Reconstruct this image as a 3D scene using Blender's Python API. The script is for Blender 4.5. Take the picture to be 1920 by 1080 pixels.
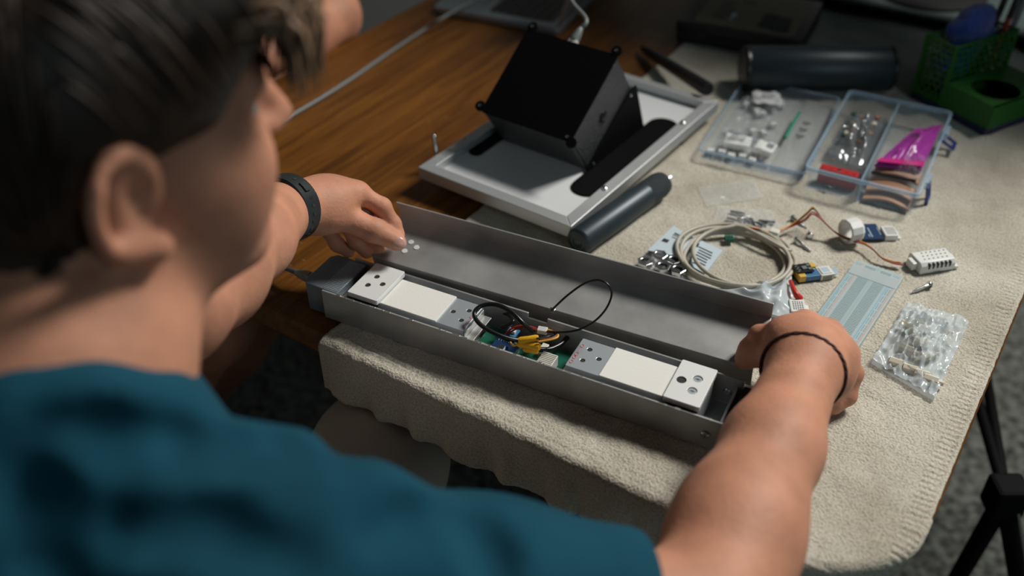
import bpy, math, random
import numpy as np
from mathutils import Vector, Matrix, Euler

for o in list(bpy.data.objects):
    bpy.data.objects.remove(o)
scene = bpy.context.scene
COL = scene.collection
random.seed(7)
RNG = np.random.default_rng(7)
Z0 = 0.74                        # height of the towel's top side above the floor

# ------------------------------------------------------------------ camera
PITCH = math.radians(38.006)
CAMH = 0.6816                    # camera above the table
FPX = 35 / 36 * 1920
cd = bpy.data.cameras.new('camera')
cam = bpy.data.objects.new('camera', cd)
COL.objects.link(cam)
cam.location = (0, 0, Z0 + CAMH)
cam.rotation_euler = (math.pi / 2 - PITCH, 0, 0)
cd.lens = 35
cd.sensor_width = 36
cd.clip_start = 0.02
cd.dof.use_dof = True
cd.dof.focus_distance = 1.0
cd.dof.aperture_fstop = 2.4
scene.camera = cam

# ------------------------------------------------------------------ light
world = bpy.data.worlds.new('world')
scene.world = world
world.use_nodes = True
world.node_tree.nodes['Background'].inputs[0].default_value = (0.36, 0.66, 0.78, 1)
world.node_tree.nodes['Background'].inputs[1].default_value = 0.035


def area(name, loc, target, size, watts, color):
    l = bpy.data.lights.new(name, 'AREA')
    l.shape = 'RECTANGLE'
    l.size, l.size_y = size
    l.energy = watts
    l.color = color
    o = bpy.data.objects.new(name, l)
    COL.objects.link(o)
    o.location = (loc[0], loc[1], loc[2] + Z0)
    d = Vector(target) - Vector(loc)
    o.rotation_euler = d.to_track_quat('-Z', 'Y').to_euler()
    return o


# no windows are modelled: an assumed daylight source and an added weak fill
area('assumed_daylight', (2.12, 1.92, 2.55), (0.15, 0.75, 0.0), (0.85, 0.75), 160, (1.0, 0.96, 0.89))  # assumed unseen daylight, a bare area light high at the back right
area('added_fill_light', (1.8, -1.6, 1.25), (0.1, 0.7, 0.0), (1.0, 1.0), 11.0, (0.74, 0.93, 1.0))  # added fill light behind and right of the camera, brightens shaded sides
vs = scene.view_settings
vs.view_transform = 'Standard'
vs.look = 'None'
vs.exposure = -0.34
vs.gamma = 1.0
vs.use_curve_mapping = False


# ------------------------------------------------------------------ pixels to places
def at(px, py, h=0.0):
    """point at height h above the towel that the photo shows at pixel (px, py)"""
    c, s = math.cos(PITCH), math.sin(PITCH)
    u, v = (px - 960) / FPX, (540 - py) / FPX
    d = Vector((u, c + v * s, -s + v * c))
    t = (h - CAMH) / d.z
    return Vector((0, 0, CAMH)) + d * t


def atd(px, py, depth):
    """point at a depth along the lens axis"""
    c, s = math.cos(PITCH), math.sin(PITCH)
    u, v = (px - 960) / FPX, (540 - py) / FPX
    return Vector((0, 0, CAMH)) + Vector((u, c + v * s, -s + v * c)) * depth


# ------------------------------------------------------------------ materials
MATS = {}


def mat(name, color, rough=0.5, metal=0.0, bump=0.0, bscale=200.0, vary=0.0, vscale=20.0,
        alpha=None, sss=0.0, spec=0.5, coat=0.0, sheen=0.0, trans=0.0, color2=None, stretch=None):
    if name in MATS:
        return MATS[name]
    m = bpy.data.materials.new(name)
    m.use_nodes = True
    nt = m.node_tree
    n, l = nt.nodes, nt.links
    b = n['Principled BSDF']
    b.inputs['Base Color'].default_value = (*color, 1)
    b.inputs['Roughness'].default_value = rough
    b.inputs['Metallic'].default_value = metal
    b.inputs['Specular IOR Level'].default_value = spec
    b.inputs['Coat Weight'].default_value = coat
    b.inputs['Sheen Weight'].default_value = sheen
    b.inputs['Transmission Weight'].default_value = trans
    if sss:
        b.inputs['Subsurface Weight'].default_value = sss
        b.inputs['Subsurface Radius'].default_value = (0.012, 0.004, 0.002)
        b.inputs['Subsurface Scale'].default_value = 1.0
    tc = n.new('ShaderNodeTexCoord')
    src = tc.outputs['Object']
    if stretch:
        mp = n.new('ShaderNodeMapping')
        mp.inputs['Scale'].default_value = stretch
        l.new(src, mp.inputs['Vector'])
        src = mp.outputs['Vector']
    if vary or color2:
        nz = n.new('ShaderNodeTexNoise')
        nz.inputs['Scale'].default_value = vscale
        nz.inputs['Detail'].default_value = 5
        l.new(src, nz.inputs['Vector'])
        cr = n.new('ShaderNodeValToRGB')
        c2 = color2 or tuple(min(1, c * (1 + vary)) for c in color)
        c1 = color if color2 else tuple(c * (1 - vary) for c in color)
        cr.color_ramp.elements[0].position = 0.35
        cr.color_ramp.elements[1].position = 0.65
        cr.color_ramp.elements[0].color = (*c1, 1)
        cr.color_ramp.elements[1].color = (*c2, 1)
        l.new(nz.outputs['Fac'], cr.inputs['Fac'])
        l.new(cr.outputs['Color'], b.inputs['Base Color'])
    if bump:
        nb = n.new('ShaderNodeTexNoise')
        nb.inputs['Scale'].default_value = bscale
        nb.inputs['Detail'].default_value = 4
        l.new(src, nb.inputs['Vector'])
        bp = n.new('ShaderNodeBump')
        bp.inputs['Strength'].default_value = bump
        bp.inputs['Distance'].default_value = 0.002
        l.new(nb.outputs['Fac'], bp.inputs['Height'])
        l.new(bp.outputs['Normal'], b.inputs['Normal'])
    if alpha is not None:
        tr = n.new('ShaderNodeBsdfTransparent')
        mx = n.new('ShaderNodeMixShader')
        mx.inputs[0].default_value = alpha
        l.new(tr.outputs[0], mx.inputs[1])
        l.new(b.outputs[0], mx.inputs[2])
        l.new(mx.outputs[0], n['Material Output'].inputs['Surface'])
    MATS[name] = m
    return m


def M(name):
    return MATS[name]


mat('alu', (0.50, 0.52, 0.53), 0.36, 0.95, bump=0.05, bscale=90, vary=0.08, vscale=30)
mat('alu_dark', (0.42, 0.425, 0.42), 0.45, 0.5, bump=0.08, bscale=60, vary=0.22, vscale=14)
mat('alu_frame', (0.50, 0.52, 0.53), 0.48, 0.7)
mat('alu_cell', (0.62, 0.67, 0.72), 0.33, 0.6)
mat('steel', (0.62, 0.64, 0.66), 0.22, 1.0)
mat('cell_plate', (0.78, 0.80, 0.80), 0.45, 0.1)
mat('cell_pad', (0.82, 0.82, 0.78), 0.7, 0, bump=0.08, bscale=300)
mat('white_panel', (0.62, 0.64, 0.66), 0.5)
mat('black_plastic', (0.008, 0.009, 0.010), 0.35)
mat('black_paint', (0.003, 0.003, 0.0035), 0.6, spec=0.06)
mat('hammered', (0.006, 0.007, 0.008), 0.3, 0.0, bump=1.0, bscale=330, spec=0.9, vscale=480, color2=(0.05, 0.056, 0.06))  # paler speckle puts the glints of the hammered surface into the colour
mat('cap_plastic', (0.15, 0.185, 0.215), 0.3, coat=0.2, bump=0.05, bscale=150)
mat('grey_anodised', (0.030, 0.045, 0.055), 0.42, 0.3)
mat('grey_knurl', (0.022, 0.032, 0.04), 0.5, 0.3, bump=0.9, bscale=900)
mat('cable_beige', (0.46, 0.43, 0.36), 0.45)
mat('cap_ribs', (0.30, 0.34, 0.37), 0.35)
mat('cable_grey', (0.15, 0.17, 0.17), 0.45)
mat('wire_black', (0.010, 0.010, 0.012), 0.3)
mat('wire_red', (0.55, 0.035, 0.02), 0.4)
mat('wire_yellow', (0.75, 0.42, 0.05), 0.4)
mat('wire_brown', (0.22, 0.05, 0.03), 0.4)
mat('shrink_yellow', (0.85, 0.45, 0.02), 0.35)
mat('pcb_blue', (0.008, 0.035, 0.11), 0.35)
mat('pcb_blue_light', (0.05, 0.17, 0.33), 0.35)
mat('pcb_green', (0.01, 0.11, 0.07), 0.35)
mat('white_plastic', (0.72, 0.74, 0.72), 0.4)
mat('cream_plastic', (0.70, 0.68, 0.60), 0.4)
mat('nylon', (0.74, 0.68, 0.55), 0.45)
mat('dark_slot', (0.02, 0.022, 0.022), 0.8)
mat('gold_tape', (0.70, 0.42, 0.06), 0.35)
mat('ink_red', (0.75, 0.12, 0.12), 0.6)
mat('ink_black', (0.02, 0.02, 0.022), 0.6)
mat('paper', (0.72, 0.74, 0.74), 0.7)
mat('paper_blue', (0.52, 0.62, 0.68), 0.45)
mat('clear_film', (0.80, 0.86, 0.90), 0.12, alpha=0.11, bump=0.6, bscale=60)
mat('clear_film_hazy', (0.68, 0.76, 0.80), 0.25, alpha=0.68, bump=0.4, bscale=40)
mat('clear_box', (0.45, 0.62, 0.78), 0.12, alpha=0.11)
mat('clear_rim', (0.45, 0.62, 0.78), 0.15, alpha=0.45)
mat('static_bag', (0.40, 0.43, 0.45), 0.10, 0.4, alpha=0.5, bump=0.6, bscale=60)
mat('purple_film', (0.42, 0.05, 0.38), 0.25, alpha=0.88, bump=0.3, bscale=30)
mat('magenta_film', (0.62, 0.03, 0.24), 0.3, alpha=0.92)
mat('latch_blue', (0.012, 0.03, 0.22), 0.35)
mat('zip_green', (0.02, 0.33, 0.22), 0.4)
mat('copper_brown', (0.42, 0.22, 0.13), 0.5)
mat('red_board', (0.42, 0.02, 0.02), 0.4)
mat('org_green', (0.018, 0.13, 0.012), 0.5)
mat('org_base', (0.012, 0.012, 0.06), 0.5)
mat('cloth_blue', (0.012, 0.05, 0.30), 0.9, bump=1.0, bscale=350, sheen=0.5)
mat('case_label', (0.19, 0.15, 0.10), 0.6)
mat('case_black', (0.012, 0.013, 0.016), 0.4)
mat('laptop_alu', (0.30, 0.34, 0.38), 0.4, 0.7)
mat('key_black', (0.012, 0.012, 0.014), 0.45)
mat('riser_top', (0.045, 0.06, 0.06), 0.85, spec=0.05)
mat('skin', (0.54, 0.25, 0.155), 0.6, bump=0.25, bscale=260, vary=0.13, vscale=28, sss=0.16, spec=0.4)
mat('nail', (0.64, 0.38, 0.31), 0.25, sss=0.2)
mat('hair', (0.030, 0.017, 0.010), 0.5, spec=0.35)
mat('hair_lit', (0.22, 0.135, 0.08), 0.5, spec=0.35)  # paler copy of hair: light on the fringe is put into the colour
mat('clear_film_milky', (0.80, 0.88, 0.92), 0.13, alpha=0.46, bump=0.8, bscale=60)
mat('stand_black', (0.004, 0.004, 0.005), 0.7, spec=0.1)
mat('shirt', (0.007, 0.062, 0.098), 0.9, bump=0.3, bscale=900, vary=0.12, vscale=9, spec=0.15)
mat('shirt_dark', (0.012, 0.014, 0.018), 0.85)
mat('trousers', (0.45, 0.40, 0.33), 0.85, bump=0.35, bscale=700)
mat('strap', (0.012, 0.018, 0.022), 0.45)
mat('bracelet', (0.075, 0.022, 0.018), 0.8, bump=0.5, bscale=500)
mat('eye_white', (0.75, 0.73, 0.70), 0.2)
mat('eye_iris', (0.06, 0.09, 0.10), 0.2)
mat('lip', (0.45, 0.16, 0.12), 0.45, sss=0.15)
mat('breadboard', (0.55, 0.66, 0.68), 0.3, alpha=0.72)
mat('contact', (0.34, 0.46, 0.48), 0.35)
mat('line_blue', (0.10, 0.42, 0.62), 0.5)
mat('line_red', (0.62, 0.30, 0.26), 0.5)
mat('film_tape', (0.62, 0.70, 0.72), 0.3, alpha=0.5)
mat('pen_red', (0.40, 0.05, 0.03), 0.4)


# ------------------------------------------------------------------ objects
def tag(o, label=None, cat=None, group=None, kind=None):
    if label: o['label'] = label
    if cat: o['category'] = cat
    if group: o['group'] = group
    if kind: o['kind'] = kind
    return o


def thing(name, label, cat, loc, yaw=0.0, group=None):
    o = bpy.data.objects.new(name, None)
    COL.objects.link(o)
    o.empty_display_size = 0.02
    o.location = (loc[0], loc[1], loc[2] + Z0)
    o.rotation_euler = (0, 0, yaw)
    return tag(o, label, cat, group)


def copy_tree(o, parent=None):
    c = o.copy()
    COL.objects.link(c)
    c.parent = parent
    for ch in o.children:
        copy_tree(ch, c)
    return c


def link_mesh(name, me, m, parent=None, smooth=None, bevel=0.0, solid=0.0, recenter=True, subsurf=0):
    if isinstance(m, str): m = MATS[m]
    me.materials.append(m)
    o = bpy.data.objects.new(name, me)
    COL.objects.link(o)
    if parent is not None:
        o.parent = parent
    elif recenter:
        co = np.empty(len(me.vertices) * 3)
        me.vertices.foreach_get('co', co)
        co = co.reshape(-1, 3)
        c = (co.min(0) + co.max(0)) / 2
        c[2] = co[:, 2].min()
        me.vertices.foreach_set('co', (co - c).ravel())
        o.location = (c[0], c[1], c[2] + Z0)
    if smooth is not None:
        me.shade_smooth()
        if smooth < 179:
            me.set_sharp_from_angle(angle=math.radians(smooth))
    if solid:
        s = o.modifiers.new('solid', 'SOLIDIFY')
        s.thickness = solid
    if bevel:
        bv = o.modifiers.new('bevel', 'BEVEL')
        bv.width = bevel
        bv.segments = 2
        bv.limit_method = 'ANGLE'
        bv.angle_limit = math.radians(40)
    if subsurf:
        s = o.modifiers.new('sub', 'SUBSURF')
        s.levels = s.render_levels = subsurf
    return o


def spline(pts, n=8, closed=False):
    """Catmull-Rom through pts"""
    P = [Vector(p) for p in pts]
    out = []
    N = len(P)
    segs = N if closed else N - 1
    for i in range(segs):
        if closed:
            p0, p1, p2, p3 = P[(i - 1) % N], P[i], P[(i + 1) % N], P[(i + 2) % N]
        else:
            p1, p2 = P[i], P[i + 1]
            p0 = P[i - 1] if i else p1 * 2 - p2
            p3 = P[i + 2] if i + 2 < N else p2 * 2 - p1
        for k in range(n):
            t = k / n
            out.append(0.5 * ((2 * p1) + (p2 - p0) * t + (2 * p0 - 5 * p1 + 4 * p2 - p3) * t * t
                              + (-p0 + 3 * p1 - 3 * p2 + p3) * t ** 3))
    if not closed:
        out.append(P[-1].copy())
    return out


class B:
    """collects shapes for one mesh"""

    def __init__(s):
        s.v, s.f = [], []

    def add(s, vs, fs):
        k = len(s.v)
        s.v += [tuple(v) for v in vs]
        s.f += [tuple(i + k for i in f) for f in fs]
        return s

    def box(s, c, d, R=None):
        x, y, z = d[0] / 2, d[1] / 2, d[2] / 2
        vs = [Vector(p) for p in ((-x, -y, -z), (x, -y, -z), (x, y, -z), (-x, y, -z),
                                  (-x, -y, z), (x, -y, z), (x, y, z), (-x, y, z))]
        if R is not None: vs = [R @ v for v in vs]
        vs = [v + Vector(c) for v in vs]
        return s.add(vs, [(3, 2, 1, 0), (4, 5, 6, 7), (0, 1, 5, 4), (1, 2, 6, 5), (2, 3, 7, 6), (3, 0, 4, 7)])

    def bb(s, x0, x1, y0, y1, z0, z1):
        return s.box(((x0 + x1) / 2, (y0 + y1) / 2, (z0 + z1) / 2), (x1 - x0, y1 - y0, z1 - z0))

    def prism(s, poly, z0, z1):
        n = len(poly)
        vs = [(p[0], p[1], z0) for p in poly] + [(p[0], p[1], z1) for p in poly]
        fs = [tuple(range(n - 1, -1, -1)), tuple(range(n, 2 * n))]
        fs += [(i, (i + 1) % n, n + (i + 1) % n, n + i) for i in range(n)]
        return s.add(vs, fs)

    def extrude(s, poly, o, ex, ey, ez, l):
        """poly in (ex,ey), pushed l along ez"""
        o, ex, ey, ez = Vector(o), Vector(ex), Vector(ey), Vector(ez)
        n = len(poly)
        vs = [o + ex * p[0] + ey * p[1] for p in poly]
        vs += [v + ez * l for v in vs]
        fs = [tuple(range(n - 1, -1, -1)), tuple(range(n, 2 * n))]
        fs += [(i, (i + 1) % n, n + (i + 1) % n, n + i) for i in range(n)]
        return s.add(vs, fs)

    def sweep(s, pts, radii, n=10, caps=True, closed=False):
        P = [Vector(p) for p in pts]
        N = len(P)
        if not hasattr(radii, '__len__'): radii = [radii] * N
        T = []
        for i in range(N):
            if closed: t = P[(i + 1) % N] - P[i - 1]
            else: t = P[min(i + 1, N - 1)] - P[max(i - 1, 0)]
            T.append(t.normalized() if t.length > 1e-9 else Vector((0, 0, 1)))
        a = Vector((0, 0, 1)) if abs(T[0].z) < .9 else Vector((1, 0, 0))
        u = (a - T[0] * a.dot(T[0])).normalized()
        vs = []
        for i in range(N):
            u = (u - T[i] * u.dot(T[i])).normalized()
            w = T[i].cross(u)
            for k in range(n):
                an = 2 * math.pi * k / n
                vs.append(P[i] + (u * math.cos(an) + w * math.sin(an)) * radii[i])
        fs = []
        for i in range(N if closed else N - 1):
            j = (i + 1) % N
            for k in range(n):
                fs.append((i * n + k, i * n + (k + 1) % n, j * n + (k + 1) % n, j * n + k))
        if caps and not closed:
            fs.append(tuple(range(n - 1, -1, -1)))
            fs.append(tuple(range((N - 1) * n, N * n)))
        return s.add(vs, fs)

    def cyl(s, p0, p1, r0, r1=None, n=20):
        return s.sweep([p0, p1], [r0, r0 if r1 is None else r1], n)

    def lathe(s, p0, axis, prof, n=24):
        """prof: (distance along axis, radius)"""
        p0, ax = Vector(p0), Vector(axis).normalized()
        return s.sweep([p0 + ax * (d + 1e-7 * i) for i, (d, r) in enumerate(prof)], [max(r, 1e-5) for d, r in prof], n)

    def ball(s, c, r, n=12, m=8):
        return s.sweep([Vector(c) + Vector((0, 0, -math.cos(math.pi * i / m))) * r for i in range(m + 1)],
                       [max(1e-5, r * math.sin(math.pi * i / m)) for i in range(m + 1)], n)

    def mesh(s, name):
        me = bpy.data.meshes.new(name)
        me.from_pydata(s.v, [], s.f)
        me.validate()
        me.update()
        return me

    def obj(s, name, m, parent=None, **k):
        return link_mesh(name, s.mesh(name), m, parent, **k)


def rrect(x0, x1, y0, y1, r, n=5):
    out = []
    for cx, cy, a in ((x1 - r, y0 + r, -90), (x1 - r, y1 - r, 0), (x0 + r, y1 - r, 90), (x0 + r, y0 + r, 180)):
        for k in range(n + 1):
            t = math.radians(a + 90 * k / n)
            out.append((cx + r * math.cos(t), cy + r * math.sin(t)))
    return out


def text_obj(name, txt, size, m, parent, loc, rot, depth=0.0001):
    c = bpy.data.curves.new(name, 'FONT')
    c.body = txt
    c.size = size
    c.extrude = depth
    o = bpy.data.objects.new(name, c)
    COL.objects.link(o)
    bpy.context.view_layer.update()
    me = bpy.data.meshes.new_from_object(o)
    bpy.data.objects.remove(o)
    o = link_mesh(name, me, m, parent, recenter=False)
    o.location = loc
    o.rotation_euler = rot
    return o


def noise2(nx, ny, cells, seed):
    """smooth value noise on a grid, -1..1"""
    r = np.random.default_rng(seed)
    cx, cy = max(2, int(cells[0])), max(2, int(cells[1]))
    g = r.uniform(-1, 1, (cx + 2, cy + 2))
    x = np.linspace(0, cx - 1e-6, nx)
    y = np.linspace(0, cy - 1e-6, ny)
    xi, yi = x.astype(int), y.astype(int)
    fx, fy = x - xi, y - yi
    fx, fy = fx * fx * (3 - 2 * fx), fy * fy * (3 - 2 * fy)
    a = g[xi][:, yi]; b = g[xi + 1][:, yi]; c = g[xi][:, yi + 1]; d = g[xi + 1][:, yi + 1]
    fx = fx[:, None]; fy = fy[None, :]
    return (a * (1 - fx) + b * fx) * (1 - fy) + (c * (1 - fx) + d * fx) * fy


def grid_mesh(name, P, uv=None):
    """P: (nx,ny,3) array"""
    nx, ny = P.shape[:2]
    idx = np.arange(nx * ny).reshape(nx, ny)
    q = np.stack([idx[:-1, :-1], idx[1:, :-1], idx[1:, 1:], idx[:-1, 1:]], -1).reshape(-1, 4)
    return np_mesh(name, P.reshape(-1, 3), q, None if uv is None else uv.reshape(-1, 2))


def np_mesh(name, V, Q, uv=None):
    me = bpy.data.meshes.new(name)
    me.vertices.add(len(V))
    me.vertices.foreach_set('co', np.ascontiguousarray(V, dtype=np.float32).ravel())
    k = Q.shape[1]
    me.loops.add(Q.size)
    me.loops.foreach_set('vertex_index', np.ascontiguousarray(Q, dtype=np.int32).ravel())
    me.polygons.add(len(Q))
    me.polygons.foreach_set('loop_start', np.arange(0, Q.size, k, dtype=np.int32))
    if uv is not None:
        me.uv_layers.new(name='cloth')
        me.uv_layers[0].data.foreach_set('uv', np.ascontiguousarray(uv[Q.ravel()], dtype=np.float32).ravel())
    me.update(calc_edges=True)
    me.validate()
    return me


# ------------------------------------------------------------------ bodies as one smooth surface
class SDF:
    def __init__(s, lo, hi, h):
        s.lo = np.array(lo, float)
        s.h = h
        s.n = np.ceil((np.array(hi) - s.lo) / h).astype(int) + 1
        s.a = np.full(s.n, 1.0, np.float32)

    def region(s, lo, hi):
        i0 = np.clip(np.floor((np.array(lo) - s.lo) / s.h).astype(int), 0, s.n - 1)
        i1 = np.clip(np.ceil((np.array(hi) - s.lo) / s.h).astype(int) + 1, 1, s.n)
        sl = tuple(slice(a, b) for a, b in zip(i0, i1))
        ax = [(s.lo[i] + s.h * np.arange(i0[i], i1[i])).astype(np.float32) for i in range(3)]
        return sl, ax[0][:, None, None], ax[1][None, :, None], ax[2][None, None, :]

    def put(s, sl, d, k, mode='add'):
        A = s.a[sl]
        if A.size == 0: return
        if mode == 'sub':
            d = -d
            if k > 0:
                hh = np.maximum(k - np.abs(A - d), 0) / k
                s.a[sl] = np.maximum(A, d) + hh * hh * k * .25
            else: s.a[sl] = np.maximum(A, d)
        else:
            if k > 0:
                hh = np.maximum(k - np.abs(A - d), 0) / k
                s.a[sl] = np.minimum(A, d) - hh * hh * k * .25
            else: s.a[sl] = np.minimum(A, d)

    def cap(s, a, b, ra, rb, k=0.01, mode='add', grow=0.0):
        a, b = np.array(a, float), np.array(b, float)
        ra, rb = ra + grow, rb + grow
        m = max(ra, rb) + k + 3 * s.h
        sl, x, y, z = s.region(np.minimum(a, b) - m, np.maximum(a, b) + m)
        ab = b - a
        L2 = max(ab @ ab, 1e-12)
        px, py, pz = x - a[0], y - a[1], z - a[2]
        t = np.clip((px * ab[0] + py * ab[1] + pz * ab[2]) / L2, 0, 1)
        d = np.sqrt((px - t * ab[0]) ** 2 + (py - t * ab[1]) ** 2 + (pz - t * ab[2]) ** 2) - (ra + (rb - ra) * t)
        s.put(sl, d.astype(np.float32), k, mode)

    def chain(s, pts, rs, k=0.01, mode='add', grow=0.0):
        for i in range(len(pts) - 1):
            s.cap(pts[i], pts[i + 1], rs[i], rs[i + 1], k, mode, grow)

    def ell(s, c, r, k=0.01, R=None, mode='add', grow=0.0):
        c = np.array(c, float)
        r = np.array(r, float) + grow
        m = r.max() + k + 3 * s.h
        sl, x, y, z = s.region(c - m, c + m)
        px, py, pz = x - c[0], y - c[1], z - c[2]
        if R is None: R = np.eye(3)
        q = [px * R[0, i] + py * R[1, i] + pz * R[2, i] for i in range(3)]
        k0 = np.sqrt(sum((q[i] / r[i]) ** 2 for i in range(3)))
        k1 = np.sqrt(sum((q[i] / r[i] ** 2) ** 2 for i in range(3))) + 1e-9
        s.put(sl, (k0 * (k0 - 1) / k1).astype(np.float32), k, mode)

    def cut(s, p, nrm):
        """remove everything on the side the normal points to"""
        nrm = np.array(nrm, float) / np.linalg.norm(nrm)
        sl, x, y, z = s.region(s.lo, s.lo + s.n * s.h)
        d = (x - p[0]) * nrm[0] + (y - p[1]) * nrm[1] + (z - p[2]) * nrm[2]
        s.a = np.maximum(s.a, d.astype(np.float32))

    def net(s):
        A = s.a
        S = A < 0
        nx, ny, nz = A.shape
        c = np.zeros((nx - 1, ny - 1, nz - 1), np.int8)
        for i in (0, 1):
            for j in (0, 1):
                for k in (0, 1):
                    c += S[i:nx - 1 + i, j:ny - 1 + j, k:nz - 1 + k]
        act = (c > 0) & (c < 8)
        I = np.argwhere(act)
        idx = np.full(act.shape, -1, np.int64)
        idx[act] = np.arange(len(I))
        acc = np.zeros((len(I), 3)); cnt = np.zeros(len(I))
        cor = [(i, j, k) for i in (0, 1) for j in (0, 1) for k in (0, 1)]
        val = {q: A[I[:, 0] + q[0], I[:, 1] + q[1], I[:, 2] + q[2]].astype(float) for q in cor}
        for p in cor:
            for ax in range(3):
                if p[ax]: continue
                q = list(p); q[ax] = 1; q = tuple(q)
                a, b = val[p], val[q]
                m = (a < 0) != (b < 0)
                t = a[m] / (a[m] - b[m])
                pt = np.tile(np.array(p, float), (m.sum(), 1))
                pt[:, ax] += t
                acc[m] += pt; cnt[m] += 1
        V = s.lo + s.h * (I + acc / cnt[:, None])
        Q = []
        for ax in range(3):
            u, v = (ax + 1) % 3, (ax + 2) % 3
            s0 = [slice(1, -1)] * 3; s0[ax] = slice(0, -1)
            s1 = [slice(1, -1)] * 3; s1[ax] = slice(1, None)
            a, b = S[tuple(s0)], S[tuple(s1)]
            for flip, m in ((False, a & ~b), (True, ~a & b)):
                E = np.argwhere(m)
                if not len(E): continue
                e = E.copy()
                for w in range(3):
                    if w != ax: e[:, w] += 1
                def cell(du, dv):
                    f = e.copy(); f[:, u] -= du; f[:, v] -= dv
                    return idx[f[:, 0], f[:, 1], f[:, 2]]
                q = np.stack([cell(1, 1), cell(0, 1), cell(0, 0), cell(1, 0)], -1)
                if flip: q = q[:, ::-1]
                Q.append(q)
        Q = np.concatenate(Q)
        Q = Q[(Q >= 0).all(1)]
        # two rounds of smoothing
        for _ in range(2):
            sm = np.zeros_like(V); n = np.zeros(len(V))
            for k in range(4):
                np.add.at(sm, Q[:, k], V[Q[:, (k + 1) % 4]]); np.add.at(n, Q[:, k], 1)
            V = V * .4 + sm / np.maximum(n, 1)[:, None] * .6
        return V, Q

# ================================================================== the place
TY = -0.581375
TA = Vector((math.cos(TY), math.sin(TY), 0))
TB = Vector((-TA.y, TA.x, 0))


def tw(s, t, z=0.0):
    """table axes (s along the front edge, t away from the person) to the scene"""
    return TA * s + TB * t + Vector((0, 0, z))


# floor with a short speckled carpet
m = mat('carpet', (0.014, 0.015, 0.014), 0.95, bump=1.0, bscale=120, vscale=60, color2=(0.13, 0.14, 0.125))
N = 300
gx = np.linspace(-1.9, 2.2, N); gy = np.linspace(-1.0, 3.1, N)
P = np.zeros((N, N, 3))
P[..., 0] = gx[:, None]; P[..., 1] = gy[None, :]
P[..., 2] = -Z0 + 0.006 * RNG.random((N, N))
P[..., 2] -= P[..., 2].min() + Z0
fl = link_mesh('floor', grid_mesh('floor', P), m, smooth=180)
tag(fl, 'dark grey speckled carpet floor', 'floor', kind='structure')

mat('wall_paint', (0.16, 0.17, 0.165), 0.9, bump=0.1, bscale=80)
for nm, (x0, x1, y0, y1) in (('wall_back', (-1.96, 2.26, 3.10, 3.16)), ('wall_left', (-1.96, -1.90, -1.0, 3.10))):
    w_ = B().bb(x0, x1, y0, y1, -Z0, -Z0 + 2.5).obj(nm, 'wall_paint')
    tag(w_, 'plain grey room wall', 'wall', kind='structure')

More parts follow.
